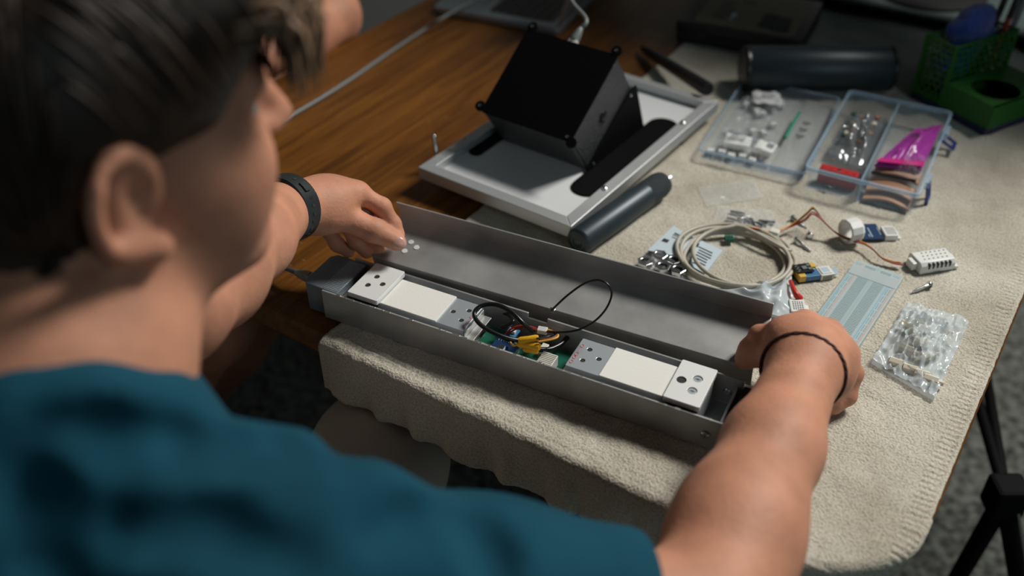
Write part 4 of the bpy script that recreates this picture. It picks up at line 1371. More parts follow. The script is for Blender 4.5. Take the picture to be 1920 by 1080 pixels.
# bag with nuts and a printed label
bag('nut_bag', 'clear bag of steel nuts with a printed label under the coiled cable', [at(1172, 512), at(1300, 545), at(1365, 470), at(1262, 430)], .003, 0, 53, crumple=.0018)
for i, (px, py) in enumerate(((1209, 497), (1236, 485), (1242, 506), (1263, 494), (1270, 512))):
    p = at(px, py, .0015)
    nu = thing('steel_nut', 'hexagonal steel nut in the clear bag beside the cover profile', 'nut', tuple(p), i * .3, 'nuts in the clear bag')
    hexo = [(.0095 * math.cos(math.pi / 3 * k), .0095 * math.sin(math.pi / 3 * k)) for k in range(6)]
    n_ = 24
    vs, fs = [], []
    for z in (0, .0065):
        for k in range(n_):
            an = 2 * math.pi * k / n_
            rad_ = .0095 * math.cos(math.pi / 6) / math.cos(((an + math.pi / 6) % (math.pi / 3)) - math.pi / 6)
            vs.append((rad_ * math.cos(an), rad_ * math.sin(an), z))
        for k in range(n_):
            an = 2 * math.pi * k / n_
            vs.append((.0052 * math.cos(an), .0052 * math.sin(an), z))
    for k in range(n_):
        j = (k + 1) % n_
        fs += [(k, j, 2 * n_ + j, 2 * n_ + k), (2 * n_ + k, 2 * n_ + j, 3 * n_ + j, 3 * n_ + k), (n_ + j, n_ + k, 3 * n_ + k, 3 * n_ + j), (j, k, n_ + k, n_ + j)]
    B().add(vs, fs).obj('nut_body', 'steel', nu, bevel=.0005)
    B().lathe((0, 0, .0004), (0, 0, 1), [(0, .0052), (.003, .0052), (.0031, .0002)], 20).obj('insert', 'dark_slot', nu)


def paper_quad(name, label, c, z, marks, m='paper_blue'):
    t = thing(name, label, 'label', (0, 0, 0))
    b = B().add([(p.x, p.y, z) for p in c] + [(p.x, p.y, z + .0003) for p in c], [(3, 2, 1, 0), (4, 5, 6, 7), (0, 1, 5, 4), (1, 2, 6, 5), (2, 3, 7, 6), (3, 0, 4, 7)])
    b.obj('paper', m, t)
    pt = lambda u, v: c[0] * (1 - u) * (1 - v) + c[1] * u * (1 - v) + c[2] * u * v + c[3] * (1 - u) * v
    b = B()
    for (u0, u1, v0, v1) in marks:
        q = [pt(u0, v0), pt(u1, v0), pt(u1, v1), pt(u0, v1)]
        b.add([(p.x, p.y, z + .0005) for p in q], [(0, 1, 2, 3)])
    b.obj('printed_marks', 'ink_black', t)
    return t


mk = [(.25, .72, .80 - .02, .83), (.25, .70, .72, .75), (.28, .66, .64, .665), (.10, .30, .40, .52)]
paper_quad('paper_label', 'pale printed label in the nut bag, left of the cable coil', [at(1213, 478), at(1282, 492), at(1300, 455), at(1262, 432)], .0065, mk)
mk = [(.12 + .02 * (i % 3), .80 - .03 * (i % 4), .12 + i * .10, .16 + i * .10) for i in range(7)] + [(.0, .10, .70, .86)]
paper_quad('paper_label', 'pale label with a block of small print inside the cable coil', [at(1292, 506), at(1321, 522), at(1354, 478), at(1308, 457)], .0065, mk)

# ================================================================== coiled sensor cable
cc = (at(1268, 478) + at(1487, 500)) / 2
c0 = Vector((.2555, .9200, 0))
coil = thing('coiled_cable', 'pale beige cable coiled in loose loops on the towel', 'cable', (c0.x, c0.y, 0))
pts = []
rngc = random.Random(5)
turns = 5
for i in range(turns * 20 + 1):
    a = math.radians(75) - 2 * math.pi * i / 20
    k = i / 20
    rx = .0600 + .0045 * math.sin(k * 2.3) + .003 * math.sin(a * 2 + k)
    ry = .0570 + .0045 * math.cos(k * 1.9 + .6)
    # strands lie together on the left and fan out on the right
    ox, oy_ = .004 * math.sin(k * 1.7), .005 * math.cos(k * 2.1)
    z = .0028 + .0021 * k + .0016 * math.sin(3 * a + k * 2)
    pts.append(Vector((ox + rx * math.cos(a), oy_ + ry * math.sin(a), max(.0026, z))))
end = at(1452, 445, .010) - c0
pts += [at(1478, 470, .012) - c0, at(1470, 455, .011) - c0, end]
B().sweep(spline(pts, 3), .0024, 8).obj('cord', 'cable_beige', coil, smooth=180)
gp = at(1367, 449, .004) - c0
gb = B()
for i in range(4):
    gb.bb(gp.x - .005 + i * .0026, gp.x - .0032 + i * .0026, gp.y - .005, gp.y + .005, .002, .0075)
gb.bb(gp.x - .005, gp.x + .0055, gp.y + .001, gp.y + .004, .002, .0065)
gb.obj('terminal_block', 'pcb_green', coil, bevel=.0003)
B().box(at(1452, 437, .009) - c0, (.011, .0085, .008), Matrix.Rotation(-.55, 3, 'Z')).obj('cable_plug', 'cream_plastic', coil, bevel=.0007)
for k, (mn, dy) in enumerate((('wire_red', 0), ('wire_black', .0013), ('wire_yellow', -.0013))):
    B().sweep(spline([at(1386, 432 + 900 * dy, .006) - c0, at(1402, 427 + 900 * dy, .012) - c0, at(1424, 430 + 900 * dy, .012) - c0, at(1444, 436 + 700 * dy, .010) - c0], 6), .0008, 6).obj('core_wire', mn, coil, smooth=180)

# ------------------------------------------------------------------ humidity sensor on its lead
sp = at(1744, 497, 0)
sy = math.atan2(.0131, .0554)
se = thing('humidity_sensor', 'white slotted humidity sensor with a ribbon of coloured wires', 'sensor', (sp.x, sp.y, 0), sy)
sw_ = lambda p: Matrix.Rotation(-sy, 3, 'Z') @ (Vector(p) - Vector((sp.x, sp.y, 0)))
prof = [(-.0135, 0), (.0135, 0), (.0135, .0105), (.0105, .0135), (-.0095, .0135), (-.0135, .0095)]
bd = B().extrude(prof, (-.022, 0, 0), (0, 1, 0), (0, 0, 1), (1, 0, 0), .044)
bd.bb(.022, .0275, -.0135, .0135, 0, .0040)
bd.cyl((.0255, .0055, .0005), (.0255, .0055, .0060), .0055)
bd.obj('shell', 'white_plastic', se, bevel=.0010, smooth=40)
B().bb(-.0285, -.022, -.0065, .0065, .0015, .0110).obj('cable_collar', 'white_plastic', se, bevel=.0012)
for i in range(6):
    B().bb(-.0125 + i * .0052, -.0105 + i * .0052, -.0139, -.0096, .0060, .01255).obj('vent_slot', 'dark_slot', se)
for r_ in range(3):
    for i in range(6):
        B().lathe((-.0135 + i * .0056 + r_ * .0015, -.0045 + r_ * .0058, .01345), (0, 0, 1), [(0, .0010), (.00015, .0010), (.00016, .0001)], 10).obj('vent_hole', 'dark_slot', se)
B().bb(-.005, .004, -.01365, -.01345, .0012, .0016).obj('seam', 'dark_slot', se)
wp = [(1458, 434), (1486, 421), (1510, 403), (1523, 391), (1531, 396), (1545, 416), (1560, 430), (1577, 442), (1600, 450), (1618, 455), (1634, 465), (1652, 482), (1674, 491), (1690, 493)]
wz_ = [.008, .010, .020, .026, .026, .020, .014, .010, .010, .0095, .009, .007, .006, .006]
for k, (mn, o) in enumerate((('wire_yellow', -1.6), ('wire_black', 0.8), ('wire_red', 2.2), ('wire_brown', 3.4))):
    pp = []
    for i, ((x, y), z) in enumerate(zip(wp, wz_)):
        f = 1.0
        if i in (2, 3, 4): f = (1.5, 1.2, 3.2, 3.2)[k] if o > 0 else 1.4
        pp.append(sw_(at(x + (o * 1.0 if i > 3 else -o * .3), y + o * f, z)))
    B().sweep(spline(pp, 6), .00085, 6).obj('lead_wire', mn, se, smooth=180)
# white screw collar threaded on the wires
kp = at(1592, 452, .0)
kc = thing('cable_gland', 'white plastic ring nut threaded on the sensor wires', 'ring nut', (kp.x, kp.y, 0), math.radians(20))
n_ = 12
vs, fs = [], []
A0, AX_ = Vector((-.009, 0, .0155)), Vector((1, .0, .0))
for (d, r) in ((0, .0150), (.014, .0155), (.0185, .0125), (.0185, .0085), (.003, .0110), (0, .0118)):
    for k in range(n_):
        a = 2 * math.pi * (k + .5) / n_
        vs.append(A0 + AX_ * d + Vector((0, math.cos(a), math.sin(a))) * r)
for q in range(6):
    for k in range(n_):
        fs.append((q * n_ + k, q * n_ + (k + 1) % n_, ((q + 1) % 6) * n_ + (k + 1) % n_, ((q + 1) % 6) * n_ + k))
B().add(vs, fs).obj('ring', 'white_plastic', kc, bevel=.0008)


# ------------------------------------------------------------------ two small sensor boards
def dht(parent, x, y, z, wx=.0155, wy=.019, up=True):
    """white grille sensor lying flat"""
    B().bb(x, x + wx, y - wy / 2, y + wy / 2, z, z + .0075).bb(x + wx, x + wx + .005, y - wy / 2 + .002, y + wy / 2 - .002, z, z + .002).obj('grille_body', 'white_plastic' if up else 'cream_plastic', parent, bevel=.0008)
    if up:
        for i in range(5):
            for j in range(5):
                B().bb(x + .0030 + i * .0024, x + .0043 + i * .0024, y - .0070 + j * .0030, y - .0055 + j * .0030, z + .0072, z + .0077).obj('grille_hole', 'dark_slot', parent)
    else:
        for i in range(5):
            B().bb(x + .0030 + i * .0022, x + .0040 + i * .0022, y - wy / 2 - .0002, y - wy / 2 + .001, z + .001, z + .0055).obj('grille_slot', 'dark_slot', parent)
        B().bb(x + .002, x + .014, y - .006, y + .006, z + .0075, z + .0085).obj('window_rim', 'white_plastic', parent, bevel=.0006)
        B().bb(x + .0035, x + .0125, y - .0045, y + .0045, z + .0084, z + .0086).obj('window_glass', 'clear_rim', parent)


p = at(1614, 453, 0)
s1 = thing('sensor_board', 'dark blue sensor board with a white grille, beside the ring nut', 'sensor', (p.x, p.y, 0), math.radians(2))
B().bb(0, .0265, -.001, .030, .0030, .0046).obj('board', 'pcb_blue', s1)
B().bb(-.003, .0005, .0035, .020, .0025, .0055).obj('pin_strip', 'gold_tape', s1)
b = B()
for i in range(4):
    b.bb(.002, .003, .006 + i * .0034, .007 + i * .0034, .0046, .0049).bb(.0045, .0055, .006 + i * .0034, .007 + i * .0034, .0046, .0049)
    b.bb(.0245, .0255, .007 + i * .004, .009 + i * .004, .0046, .0049)
b.bb(.006, .011, .0215, .0222, .0046, .0048)
for i in range(6): b.bb(.0132, .0146, .003 + i * .0032, .0052 + i * .0032, .0046, .0048)
b.bb(.0105, .0113, .003, .008, .0046, .0048)
b.obj('printed_marks', 'paper_blue', s1)
B().bb(.0005, .026, 0, .003, 0, .0030).bb(.0005, .026, .020, .0235, 0, .0030).obj('solder_side', 'black_plastic', s1)
dht(s1, .0285, .0105, 0, .0155, .0200, True)
p = at(1497, 533, 0)
s2 = thing('sensor_board', 'small blue board with yellow tape and a cream slotted sensor, beside the coil', 'sensor', (p.x, p.y, 0), math.radians(12))
B().bb(0, .0255, 0, .0205, .0003, .0018).obj('board', 'ink_black', s2)
B().bb(.0085, .0255, .0005, .013, .0018, .0085).obj('blue_block', 'pcb_blue_light', s2, bevel=.0004)
B().bb(.0005, .0085, .0004, .0200, .0018, .0098).obj('yellow_block', 'gold_tape', s2, bevel=.0005)
B().bb(.0100, .0230, .0006, .0012, .0040, .0046).bb(.0130, .0131, .0, .0006, .003, .006).obj('white_trace', 'paper', s2)
sh_ = B().bb(-.0005, .0200, .0060, .0215, .0100, .0114).obj('chip_board', 'black_plastic', s2)
b = B()
for i in range(6):
    b.bb(.0012 + .0018 * (i % 2), .0035 + .0018 * (i % 2), .0072 + i * .0023, .0084 + i * .0023, .0114, .0122)
b.bb(.008, .0135, .010, .0155, .0114, .0128).bb(.0145, .0190, .0085, .0120, .0114, .0126).bb(.0150, .0185, .0150, .0185, .0114, .0124)
b.obj('chips', 'cable_grey', sh_)
B().bb(.0200, .0255, .0140, .0212, .0085, .0108).obj('yellow_tab', 'gold_tape', s2)
dht(s2, .0265, .0085, .0003, .0165, .0165, False)
for dx in (.0435,):
    B().lathe((dx, .0085, .0045), (0, 0, 1), [(0, .0068), (.0012, .0068), (.0013, .0024), (.0002, .0024)], 20).obj('mount_tab', 'clear_rim', s2)

# ------------------------------------------------------------------ screws
def screw(head, tip, label, length, rh=.0042, upright=False):
    h, t = at(*head, .0032), at(*tip, .0012)
    d = (t - h).normalized()
    sc_ = thing('steel_screw', label, 'screw', (h.x, h.y, 0))
    o = Vector((0, 0, h.z))
    B().lathe(o - d * .0026, d, [(0, .0012), (.0001, rh * .75), (.0016, rh), (.0026, rh), (.0027, .0018)], 16).obj('head', 'steel', sc_, smooth=40)
    n = int(length / .0004)
    B().lathe(o, d, [(0, .0019), (length * .25, .0019)] + [(length * .25 + .0004 * i, (.0019 if i % 3 else .0013) * max(.2, 1 - max(0, i * .0004 / length - .45) * 2.2)) for i in range(int(length * .75 / .0004))], 10).obj('thread', 'steel', sc_, smooth=60)


screw((1487, 409), (1512, 428), 'steel screw lying under the bent sensor wires', .024)
screw((1519, 442), (1517, 428), 'short steel screw with its head towards the breadboard, between two longer ones', .013)
screw((1494, 450), (1521, 472), 'steel screw lying between the cable coil and the ring nut', .025)
screw((1742, 534), (1707, 549), 'single steel screw lying near the white humidity sensor', .026)

# ------------------------------------------------------------------ breadboard
BBO, BBY = (0.39265, 0.91382), -0.61254
bbd = thing('breadboard', 'pale translucent solderless breadboard lying behind the right hand', 'breadboard', (*BBO, 0), BBY)
BBW, BBL = .0545, .165
B().bb(0, BBW, -BBL, 0, .0008, .0090).obj('board_block', 'breadboard', bbd, bevel=.0006)
b = B()
for i in range(11):
    b.bb(.004 + i * .0043, .0058 + i * .0043, 0, .0012, .002, .008)
b.obj('edge_teeth', 'breadboard', bbd)
b = B()
for i in range(63):
    y = -.006 - i * .00245
    b.bb(.0125, .0245, y - .0006, y + .0006, .0090, .0093)
    b.bb(.0300, .0420, y - .0006, y + .0006, .0090, .0093)
    if i % 6 != 5:
        for x in (.0042, .0068, .0477, .0503):
            b.bb(x - .0005, x + .0005, y - .0005, y + .0005, .0090, .0093)
b.obj('contact_rows', 'contact', bbd)
B().bb(.0258, .0287, -BBL + .002, -.002, .0090, .0092).obj('centre_groove', 'contact', bbd)
for x, mname in ((.0026, 'line_blue'), (.0088, 'line_red'), (.0456, 'line_blue'), (.0522, 'line_red')):
    B().bb(x - .00035, x + .00035, -BBL + .004, -.004, .0090, .00935).obj('rail_line', mname, bbd)
B().bb(.0005, BBW - .0005, -.030, -.0105, .00936, .0096).obj('film_strip', 'film_tape', bbd)

# ------------------------------------------------------------------ milky bag with a red-tagged part
wb = bag('milky_bag', 'milky white plastic bag lying between the cover profile and the breadboard', [at(1330, 548), at(1490, 612), at(1482, 520), at(1440, 540)], .014, 0, 61, 'clear_film_hazy', crumple=.004, edge=.25, ridge=6)
rt = B().sweep(spline([at(1482, 527, .010), at(1487, 540, .012), at(1493, 552, .011), at(1500, 560, .006)], 6), [.0022 + .0003 * i * .35 for i in range(19)], 10).obj('heat_shrink_lead', 'wire_red', smooth=180)
tag(rt, 'red insulated lead poking out beside the milky bag', 'wire')
p = at(1493, 583, 0)
gr = thing('grille_sensor', 'small white grille sensor under the milky bag by the right hand', 'sensor', (p.x, p.y, 0), -.10)
dht(gr, -.008, 0, .0003, .0165, .022, True)

# ------------------------------------------------------------------ bag of nylon standoffs
bag('standoff_bag', 'crumpled clear bag of white nylon standoffs near the table edge', [at(1633, 682), at(1750, 752), at(1815, 610), at(1700, 573)], .013, 0, 71, crumple=.0065, edge=.2, n=70, ridge=13, m='clear_film_milky')
for i, (px, py, an) in enumerate(((1680, 680, -.5), (1706, 692, -.45), (1728, 702, -.5), (1745, 712, -.55), (1700, 612, -.9), (1724, 640, -.2), (1722, 610, -.4), (1700, 655, -.7), (1740, 668, .3))):
    p = at(px, py, .0062)
    d = Vector((math.cos(an), math.sin(an), 0))
    sf = thing('nylon_standoff', 'white hexagonal nylon standoff inside the crumpled clear bag', 'standoff', (p.x, p.y, .0010), 0, 'nylon standoffs in the crumpled bag')
    B().lathe(Vector((0, 0, .0055)) - d * .007, d, [(0, .0050), (.014, .0050)], 6).obj('hex_body', 'nylon', sf, bevel=.0004)
    B().lathe(Vector((0, 0, .0055)) + d * .007, d, [(0, .0026), (.005, .0026), (.0055, .002)], 12).obj('stud', 'nylon', sf)

# ------------------------------------------------------------------ folding stand on the carpet right of the table
hub = atd(1885, 930, 1.28)
sg = thing('folding_stand', 'black metal folding stand on the carpet beside the table', 'stand', (hub.x, hub.y, -Z0))
z = hub.z + Z0
rl = lambda p: Vector((p.x - hub.x, p.y - hub.y, p.z + Z0))
B().bb(-.022, .022, -.02, .02, z - .025, z + .025).obj('hub', 'stand_black', sg, bevel=.006)
for (x, y, dpt) in ((1838, 770, 1.40), (1856, 750, 1.42)):
    q = rl(atd(x, y, dpt)); h_ = Vector((0, 0, z))
    B().sweep([h_, h_ + (q - h_) * 1.6], .0075, 12).obj('strut', 'stand_black', sg, smooth=40)
for q in ((.13, -.14, 0.004), (.16, .22, .004), (-.05, -.02, .004)):
    B().sweep([(0, 0, z), Vector(q) + Vector((0, 0, .006))], [.013, .010], 12).obj('leg', 'stand_black', sg, smooth=40)
B().sweep([(.012, -.020, z - .01), (.14, -.155, .02)], .002, 8).obj('steel_rod', 'steel', sg)

# ================================================================== the person working at the table
A = np.array
# head axes: x forward, y left, z up
AZ, HP, HR = math.radians(54), math.radians(3), math.radians(4)
f_ = Vector((math.sin(AZ) * math.cos(HP), math.cos(AZ) * math.cos(HP), -math.sin(HP)))
l_ = Vector((-math.cos(AZ), math.sin(AZ), 0))
u_ = f_.cross(l_)
l_, u_ = l_ * math.cos(HR) + u_ * math.sin(HR), u_ * math.cos(HR) - l_ * math.sin(HR)
HRM = A([[f_.x, l_.x, u_.x], [f_.y, l_.y, u_.y], [f_.z, l_.z, u_.z]])
EAR = A((-.203, .452, .390))
HC = EAR - HRM @ A((0, -.078, 0))


def hd_(x, y, z):
    return HC + HRM @ A((x, y, z))


SH_R, EL_R, WR_R = A((-.160, .360, .188)), A((.128, .398, .078)), A((.2655, .664, .074))
SH_L, EL_L, WR_L = A((-.480, .520, .215)), A((-.268, .600, .195)), A(atd(532, 393, 1.0))
NB = A((-.274, .424, .282))


def head(s):
    E = lambda c, r, k=.02, mode='add', g=0: s.ell(hd_(*c), r, k, HRM, mode, g)
    E((-.004, 0, .040), (.094, .076, .086), .01)            # skull
    E((-.035, 0, .020), (.070, .072, .078), .03)
    E((.050, 0, -.022), (.052, .058, .070), .03)            # face
    E((.062, 0, -.070), (.036, .040, .040), .03)            # jaw front
    s.cap(hd_(.008, -.056, -.055), hd_(.078, -.016, -.098), .020, .017, .03)
    s.cap(hd_(.008, .056, -.055), hd_(.078, .016, -.098), .020, .017, .03)
    for q in (-1, 1):
        E((.058, q * .046, -.016), (.032, .022, .026), .03)  # cheeks
        E((.050, q * .050, -.045), (.030, .018, .030), .03)
    s.cap(hd_(.098, 0, .022), hd_(.119, 0, -.018), .007, .0105, .012)   # nose
    E((.107, .010, -.020), (.010, .007, .007), .008); E((.107, -.010, -.020), (.010, .007, .007), .008)
    s.cap(hd_(.088, -.040, .030), hd_(.098, -.008, .032), .008, .008, .015)
    s.cap(hd_(.088, .040, .030), hd_(.098, .008, .032), .008, .008, .015)
    for q in (-1, 1):
        E((.094, q * .031, .010), (.012, .014, .010), .008, 'sub')
    s.cap(hd_(.092, -.016, -.054), hd_(.092, .016, -.054), .008, .008, .01)   # lips
    s.cap(hd_(.090, -.014, -.065), hd_(.090, .014, -.065), .008, .008, .008)
    # ears
    for q in (-1, 1):
        pts = [hd_(.012 * math.cos(t) - .006 - .002 * math.sin(t), q * (.080 + .006 * abs(math.sin(t / 2))), .004 + .028 * math.sin(t)) for t in np.linspace(-.6, 4.2, 12)]
        pts = [hd_(.0190 * math.cos(t) - .008, q * (.080 + .021 * (.5 - .5 * math.cos(t))), .006 + .030 * math.sin(t)) for t in np.linspace(-.1, 4.6, 16)]
        s.chain(pts, [.0050] * len(pts), .003)
        s.cap(hd_(-.010, q * .088, -.020), hd_(.006, q * .084, -.031), .0095, .0095, .008)   # lobe
        E((-.010, q * .084, .006), (.020, .007, .030), .006)
        E((.001, q * .095, .004), (.0105, .013, .018), .003, 'sub')
        E((-.014, q * .098, .016), (.004, .006, .016), .003, 'sub')
        E((.006, q * .080, -.002), (.006, .007, .008), .005)
    s.cap(hd_(-.030, 0, -.050), NB, .056, .064, .03)       # neck
    s.cap(hd_(.030, 0, -.085), NB + A((.03, .03, 0)), .030, .045, .04)


body = []
# --- head, neck, trunk
s = SDF((-.62, .18, -.05), (-.06, .72, .56), .0035)
head(s)
s.cap(NB, A((-.31, .40, .10)), .066, .10, .05)
s.cap(SH_R + A((-.02, 0, 0)), SH_L, .055, .055, .04)
body.append(s.net())


def finger(s, pts, r0, r1, k=.004):
    pts = [A(p) for p in pts]
    n = len(pts)
    rs = [r0 + (r1 - r0) * i / (n - 1) for i in range(n)]
    s.chain(pts, rs, k)
    for i in range(1, n - 1):
        s.ell(pts[i], (rs[i] * 1.06,) * 3, .003)             # knuckle


# --- right arm and hand
s = SDF((-.22, .28, -.01), (.42, .80, .30), .0021)
s.cap(SH_R, EL_R, .056, .042, .03)
mid = EL_R + (WR_R - EL_R) * .28
s.chain([EL_R, mid, EL_R + (WR_R - EL_R) * .62, WR_R], [.0385, .0435, .0385, .0300], .02)
s.cap(EL_R + A((.006, -.006, -.006)), mid + A((.008, .02, .0)), .036, .034, .04)
P = lambda x, y, h: A(at(x, y, h))
W = WR_R
ix, mi, ri, pi_ = P(1466, 622, .082), P(1510, 606, .084), P(1555, 622, .074), P(1586, 662, .058)
s.cap(W, W + (mi - W) * .3, .031, .029, .02)
for m_, r in ((ix, .0150), (mi, .0155), (ri, .0150), (pi_, .0140)):
    s.cap(W + (m_ - W) * .22, m_, .0185, r * .86, .016)
s.cap(ix + (W - ix) * .35, pi_ + (W - pi_) * .35, .0165, .0150, .02)
s.ell((W + ix + pi_) / 3 + A((0, 0, -.012)), (.034, .030, .020), .02)
# fingers curl down over the far side and back under the palm
def curl(m_, d1, d2, d3, r0, r1):
    q1 = m_ + A(d1); q2 = q1 + A(d2); q3 = q2 + A(d3)
    finger(s, [m_, q1, q2, q3], r0, r1)
    return q3
tips = []
finger(s, [ix, P(1424, 628, .070), P(1404, 652, .056), P(1398, 676, .045)], .0098, .0078)
curl(mi, (-.012, .026, -.030), (-.008, -.012, -.022), (-.004, -.016, -.004), .0098, .0080)
curl(ri, (.008, .018, -.032), (.002, -.016, -.018), (-.010, -.018, -.002), .0095, .0078)
finger(s, [pi_, P(1599, 700, .034), P(1588, 742, .016), P(1564, 762, .0105)], .0100, .0082)
finger(s, [ri + A((.006, -.004, -.012)), P(1590, 684, .030), P(1574, 725, .018), P(1556, 748, .012)], .0100, .0085, .008)
s.ell((W + pi_) / 2 + A((.006, .004, -.020)), (.020, .030, .024), .02)
# thumb
finger(s, [W + A((-.016, .012, -.004)), P(1456, 668, .070), P(1426, 664, .058), P(1397, 672, .047)], .0150, .0088, .008)
body.append(s.net())

# --- left arm and hand
s = SDF((-.56, .46, -.01), (-.05, 1.06, .32), .0021)
s.cap(SH_L, EL_L, .055, .046, .02)
mid = EL_L + (WR_L - EL_L) * .3
s.chain([EL_L, mid, EL_L + (WR_L - EL_L) * .65, WR_L], [.0445, .0470, .0385, .0305], .02)
W = WR_L
ix, mi, ri, pi_ = P(672, 362, .112), P(650, 360, .104), P(628, 372, .094), P(606, 390, .082)
for m_, r in ((ix, .0150), (mi, .0155), (ri, .0150), (pi_, .0140)):
    s.cap(W + (m_ - W) * .15, m_, .0200, r * .88, .016)
s.ell((W + ix + pi_) / 3, (.030, .034, .026), .02)
finger(s, [ix, P(716, 388, .096), P(736, 420, .076), P(746, 440, .066)], .0105, .0080)
finger(s, [mi, P(684, 398, .085), P(704, 440, .056), P(712, 468, .044)], .0102, .0080)
finger(s, [ri, P(646, 412, .078), P(668, 452, .054), P(688, 472, .043)], .0100, .0078)
finger(s, [pi_, P(610, 424, .068), P(632, 458, .048), P(654, 472, .038)], .0092, .0072)
t_ = [A(W) + A((.020, .014, -.012)), P(640, 404, .098), P(700, 432, .080), P(745, 454, .066)]
finger(s, t_, .0180, .0098, .004)
s.ell((t_[0] + t_[1]) / 2, (.024, .020, .018), .014)
LT = t_
body.append(s.net())

V_, Q_, k = [], [], 0
for v, q in body:
    V_.append(v); Q_.append(q + k); k += len(v)
V_, Q_ = np.concatenate(V_), np.concatenate(Q_)
per = link_mesh('person', np_mesh('person', V_, Q_), 'skin', smooth=180)
tag(per, 'brown-haired person in a teal T-shirt, both hands on the long metal cover', 'person')
OFF = Vector(per.location)


def child(name, v, q, m, parent=per, smooth=180, **k):
    return link_mesh(name, np_mesh(name, v - A((OFF.x, OFF.y, OFF.z - Z0)), q), m, parent, smooth=smooth, **k)


def childb(name, b, m, **k):
    o_ = A((OFF.x, OFF.y, OFF.z - Z0))
    b.v = [tuple(A(v) - o_) for v in b.v]
    return b.obj(name, m, per, **k)


# thumb nail of the left hand
tip, prev = LT[3], LT[2]
d = (tip - prev) / np.linalg.norm(tip - prev)
toc = A((0, 0, CAMH)) - tip
nn = toc - d * (toc @ d); nn /= np.linalg.norm(nn)
sd2 = np.cross(d, nn)
s = SDF(tip - .03, tip + .03, .0008)
s.ell(tip + d * .0005 + nn * .0080, (.0085, .0068, .0028), 0, np.stack([d, sd2, nn], 1))
v, q = s.net(); child('nail', v, q, 'nail')
# eyes, lips, eyebrows
for qy in (-1, 1):
    s = SDF(hd_(.082, qy * .031, .010) - .02, hd_(.082, qy * .031, .010) + .02, .001)
    s.ell(hd_(.080, qy * .031, .010), (.0125,) * 3, 0)
    v, q = s.net(); ey = child('eye', v, q, 'eye_white')
    s = SDF(hd_(.0905, qy * .031, .008) - .012, hd_(.0905, qy * .031, .008) + .012, .0007)
    s.ell(hd_(.0905, qy * .031, .008), (.0025, .0055, .0055), 0, HRM)
    v, q = s.net(); child('iris', v, q, 'eye_iris')
    bq = B().sweep([hd_(.1005 - .004 * abs(t) ** 2, qy * (.030 + .020 * t), .034 + .003 * (1 - t * t)) for t in np.linspace(-1, 1, 7)], [.001, .003, .0035, .0035, .003, .0025, .001], 8)
    childb('eyebrow', bq, 'hair', smooth=180)
s = SDF(hd_(.096, 0, -.06) - .04, hd_(.096, 0, -.06) + .04, .0012)
s.cap(hd_(.0965, -.014, -.055), hd_(.0965, .014, -.055), .0042, .0042, .003)
s.cap(hd_(.0955, -.012, -.063), hd_(.0955, .012, -.063), .0046, .0046, .002)
v, q = s.net(); child('lips', v, q, 'lip')

# --- hair: a full mass plus loose locks
s = SDF(HC - .17, HC + .19, .0028)
E = lambda c, r, k=.02, mode='add': s.ell(hd_(*c), r, k, HRM, mode)
E((-.006, 0, .050), (.106, .090, .094))
E((-.042, 0, .012), (.078, .083, .092), .03)
s.cap(hd_(-.070, 0, -.03), hd_(-.070, 0, -.075), .050, .040, .03)
E((.070, -.030, .092), (.050, .050, .032), .03)
E((.075, .030, .092), (.050, .050, .032), .03)
E((.110, 0, -.030), (.080, .130, .085), .015, 'sub')
E((.070, -.100, -.035), (.062, .060, .066), .012, 'sub')
E((.070, .100, -.035), (.062, .060, .066), .012, 'sub')
E((.000, -.100, -.014), (.034, .034, .052), .010, 'sub')
E((.000, .100, -.014), (.034, .034, .052), .010, 'sub')
E((.025, 0, -.115), (.075, .12, .075), .01, 'sub')
E((.040, -.105, -.012), (.046, .046, .050), .01, 'sub')
E((.040, .105, -.012), (.046, .046, .050), .01, 'sub')
E((-.03, -.09, -.095), (.05, .05, .05), .02, 'sub')
v, q = s.net()
hair = child('hair', v, q, 'hair')
# locks
b = B()
rh = random.Random(11)
cr_ = A((-.045, 0, .150))
vl = (v - HC) @ HRM
for i in rh.sample(range(len(vl)), 2600):
    p0 = vl[i]
    if p0[2] < .02 and p0[0] > -.035: continue
    if p0[2] < .040 and p0[0] > .02: continue
    ax = p0 - cr_
    flow = A((.75 if p0[0] > -.03 else -.25, .9 * p0[1] / .09, -.55))
    c_ = p0 - A((-.012, 0, .045))
    L = rh.uniform(.030, .055) * (1.3 if p0[0] > .05 else 1)
    pts = []
    p = p0.copy()
    for st_ in range(6):
        n_ = p - A((-.012, 0, .045)); n_ = n_ / A((.11, .09, .1)) ** 2; n_ /= np.linalg.norm(n_)
        g = flow - n_ * (flow @ n_)
        g /= np.linalg.norm(g) + 1e-9
        pts.append(hd_(*(p + n_ * .0015 * (1 + st_ * .3))))
        p = p + g * L / 5 + A((0, 0, -.0012 * st_))
        dd = np.sqrt(((p - A((-.008, 0, .050))) ** 2 / A((.109, .093, .097)) ** 2).sum())
        if dd < 1.0 and p[2] > .02: p = A((-.008, 0, .050)) + (p - A((-.008, 0, .050))) / dd
    if p[2] < .03 and p[0] > -.03: continue
    rr_ = rh.uniform(.0008, .0019)
    b.sweep(pts, [rr_ * .7, rr_, rr_, rr_ * .9, rr_ * .6, .0001], 5, caps=False)
childb('hair_locks', b, 'hair', smooth=180)
b = B()
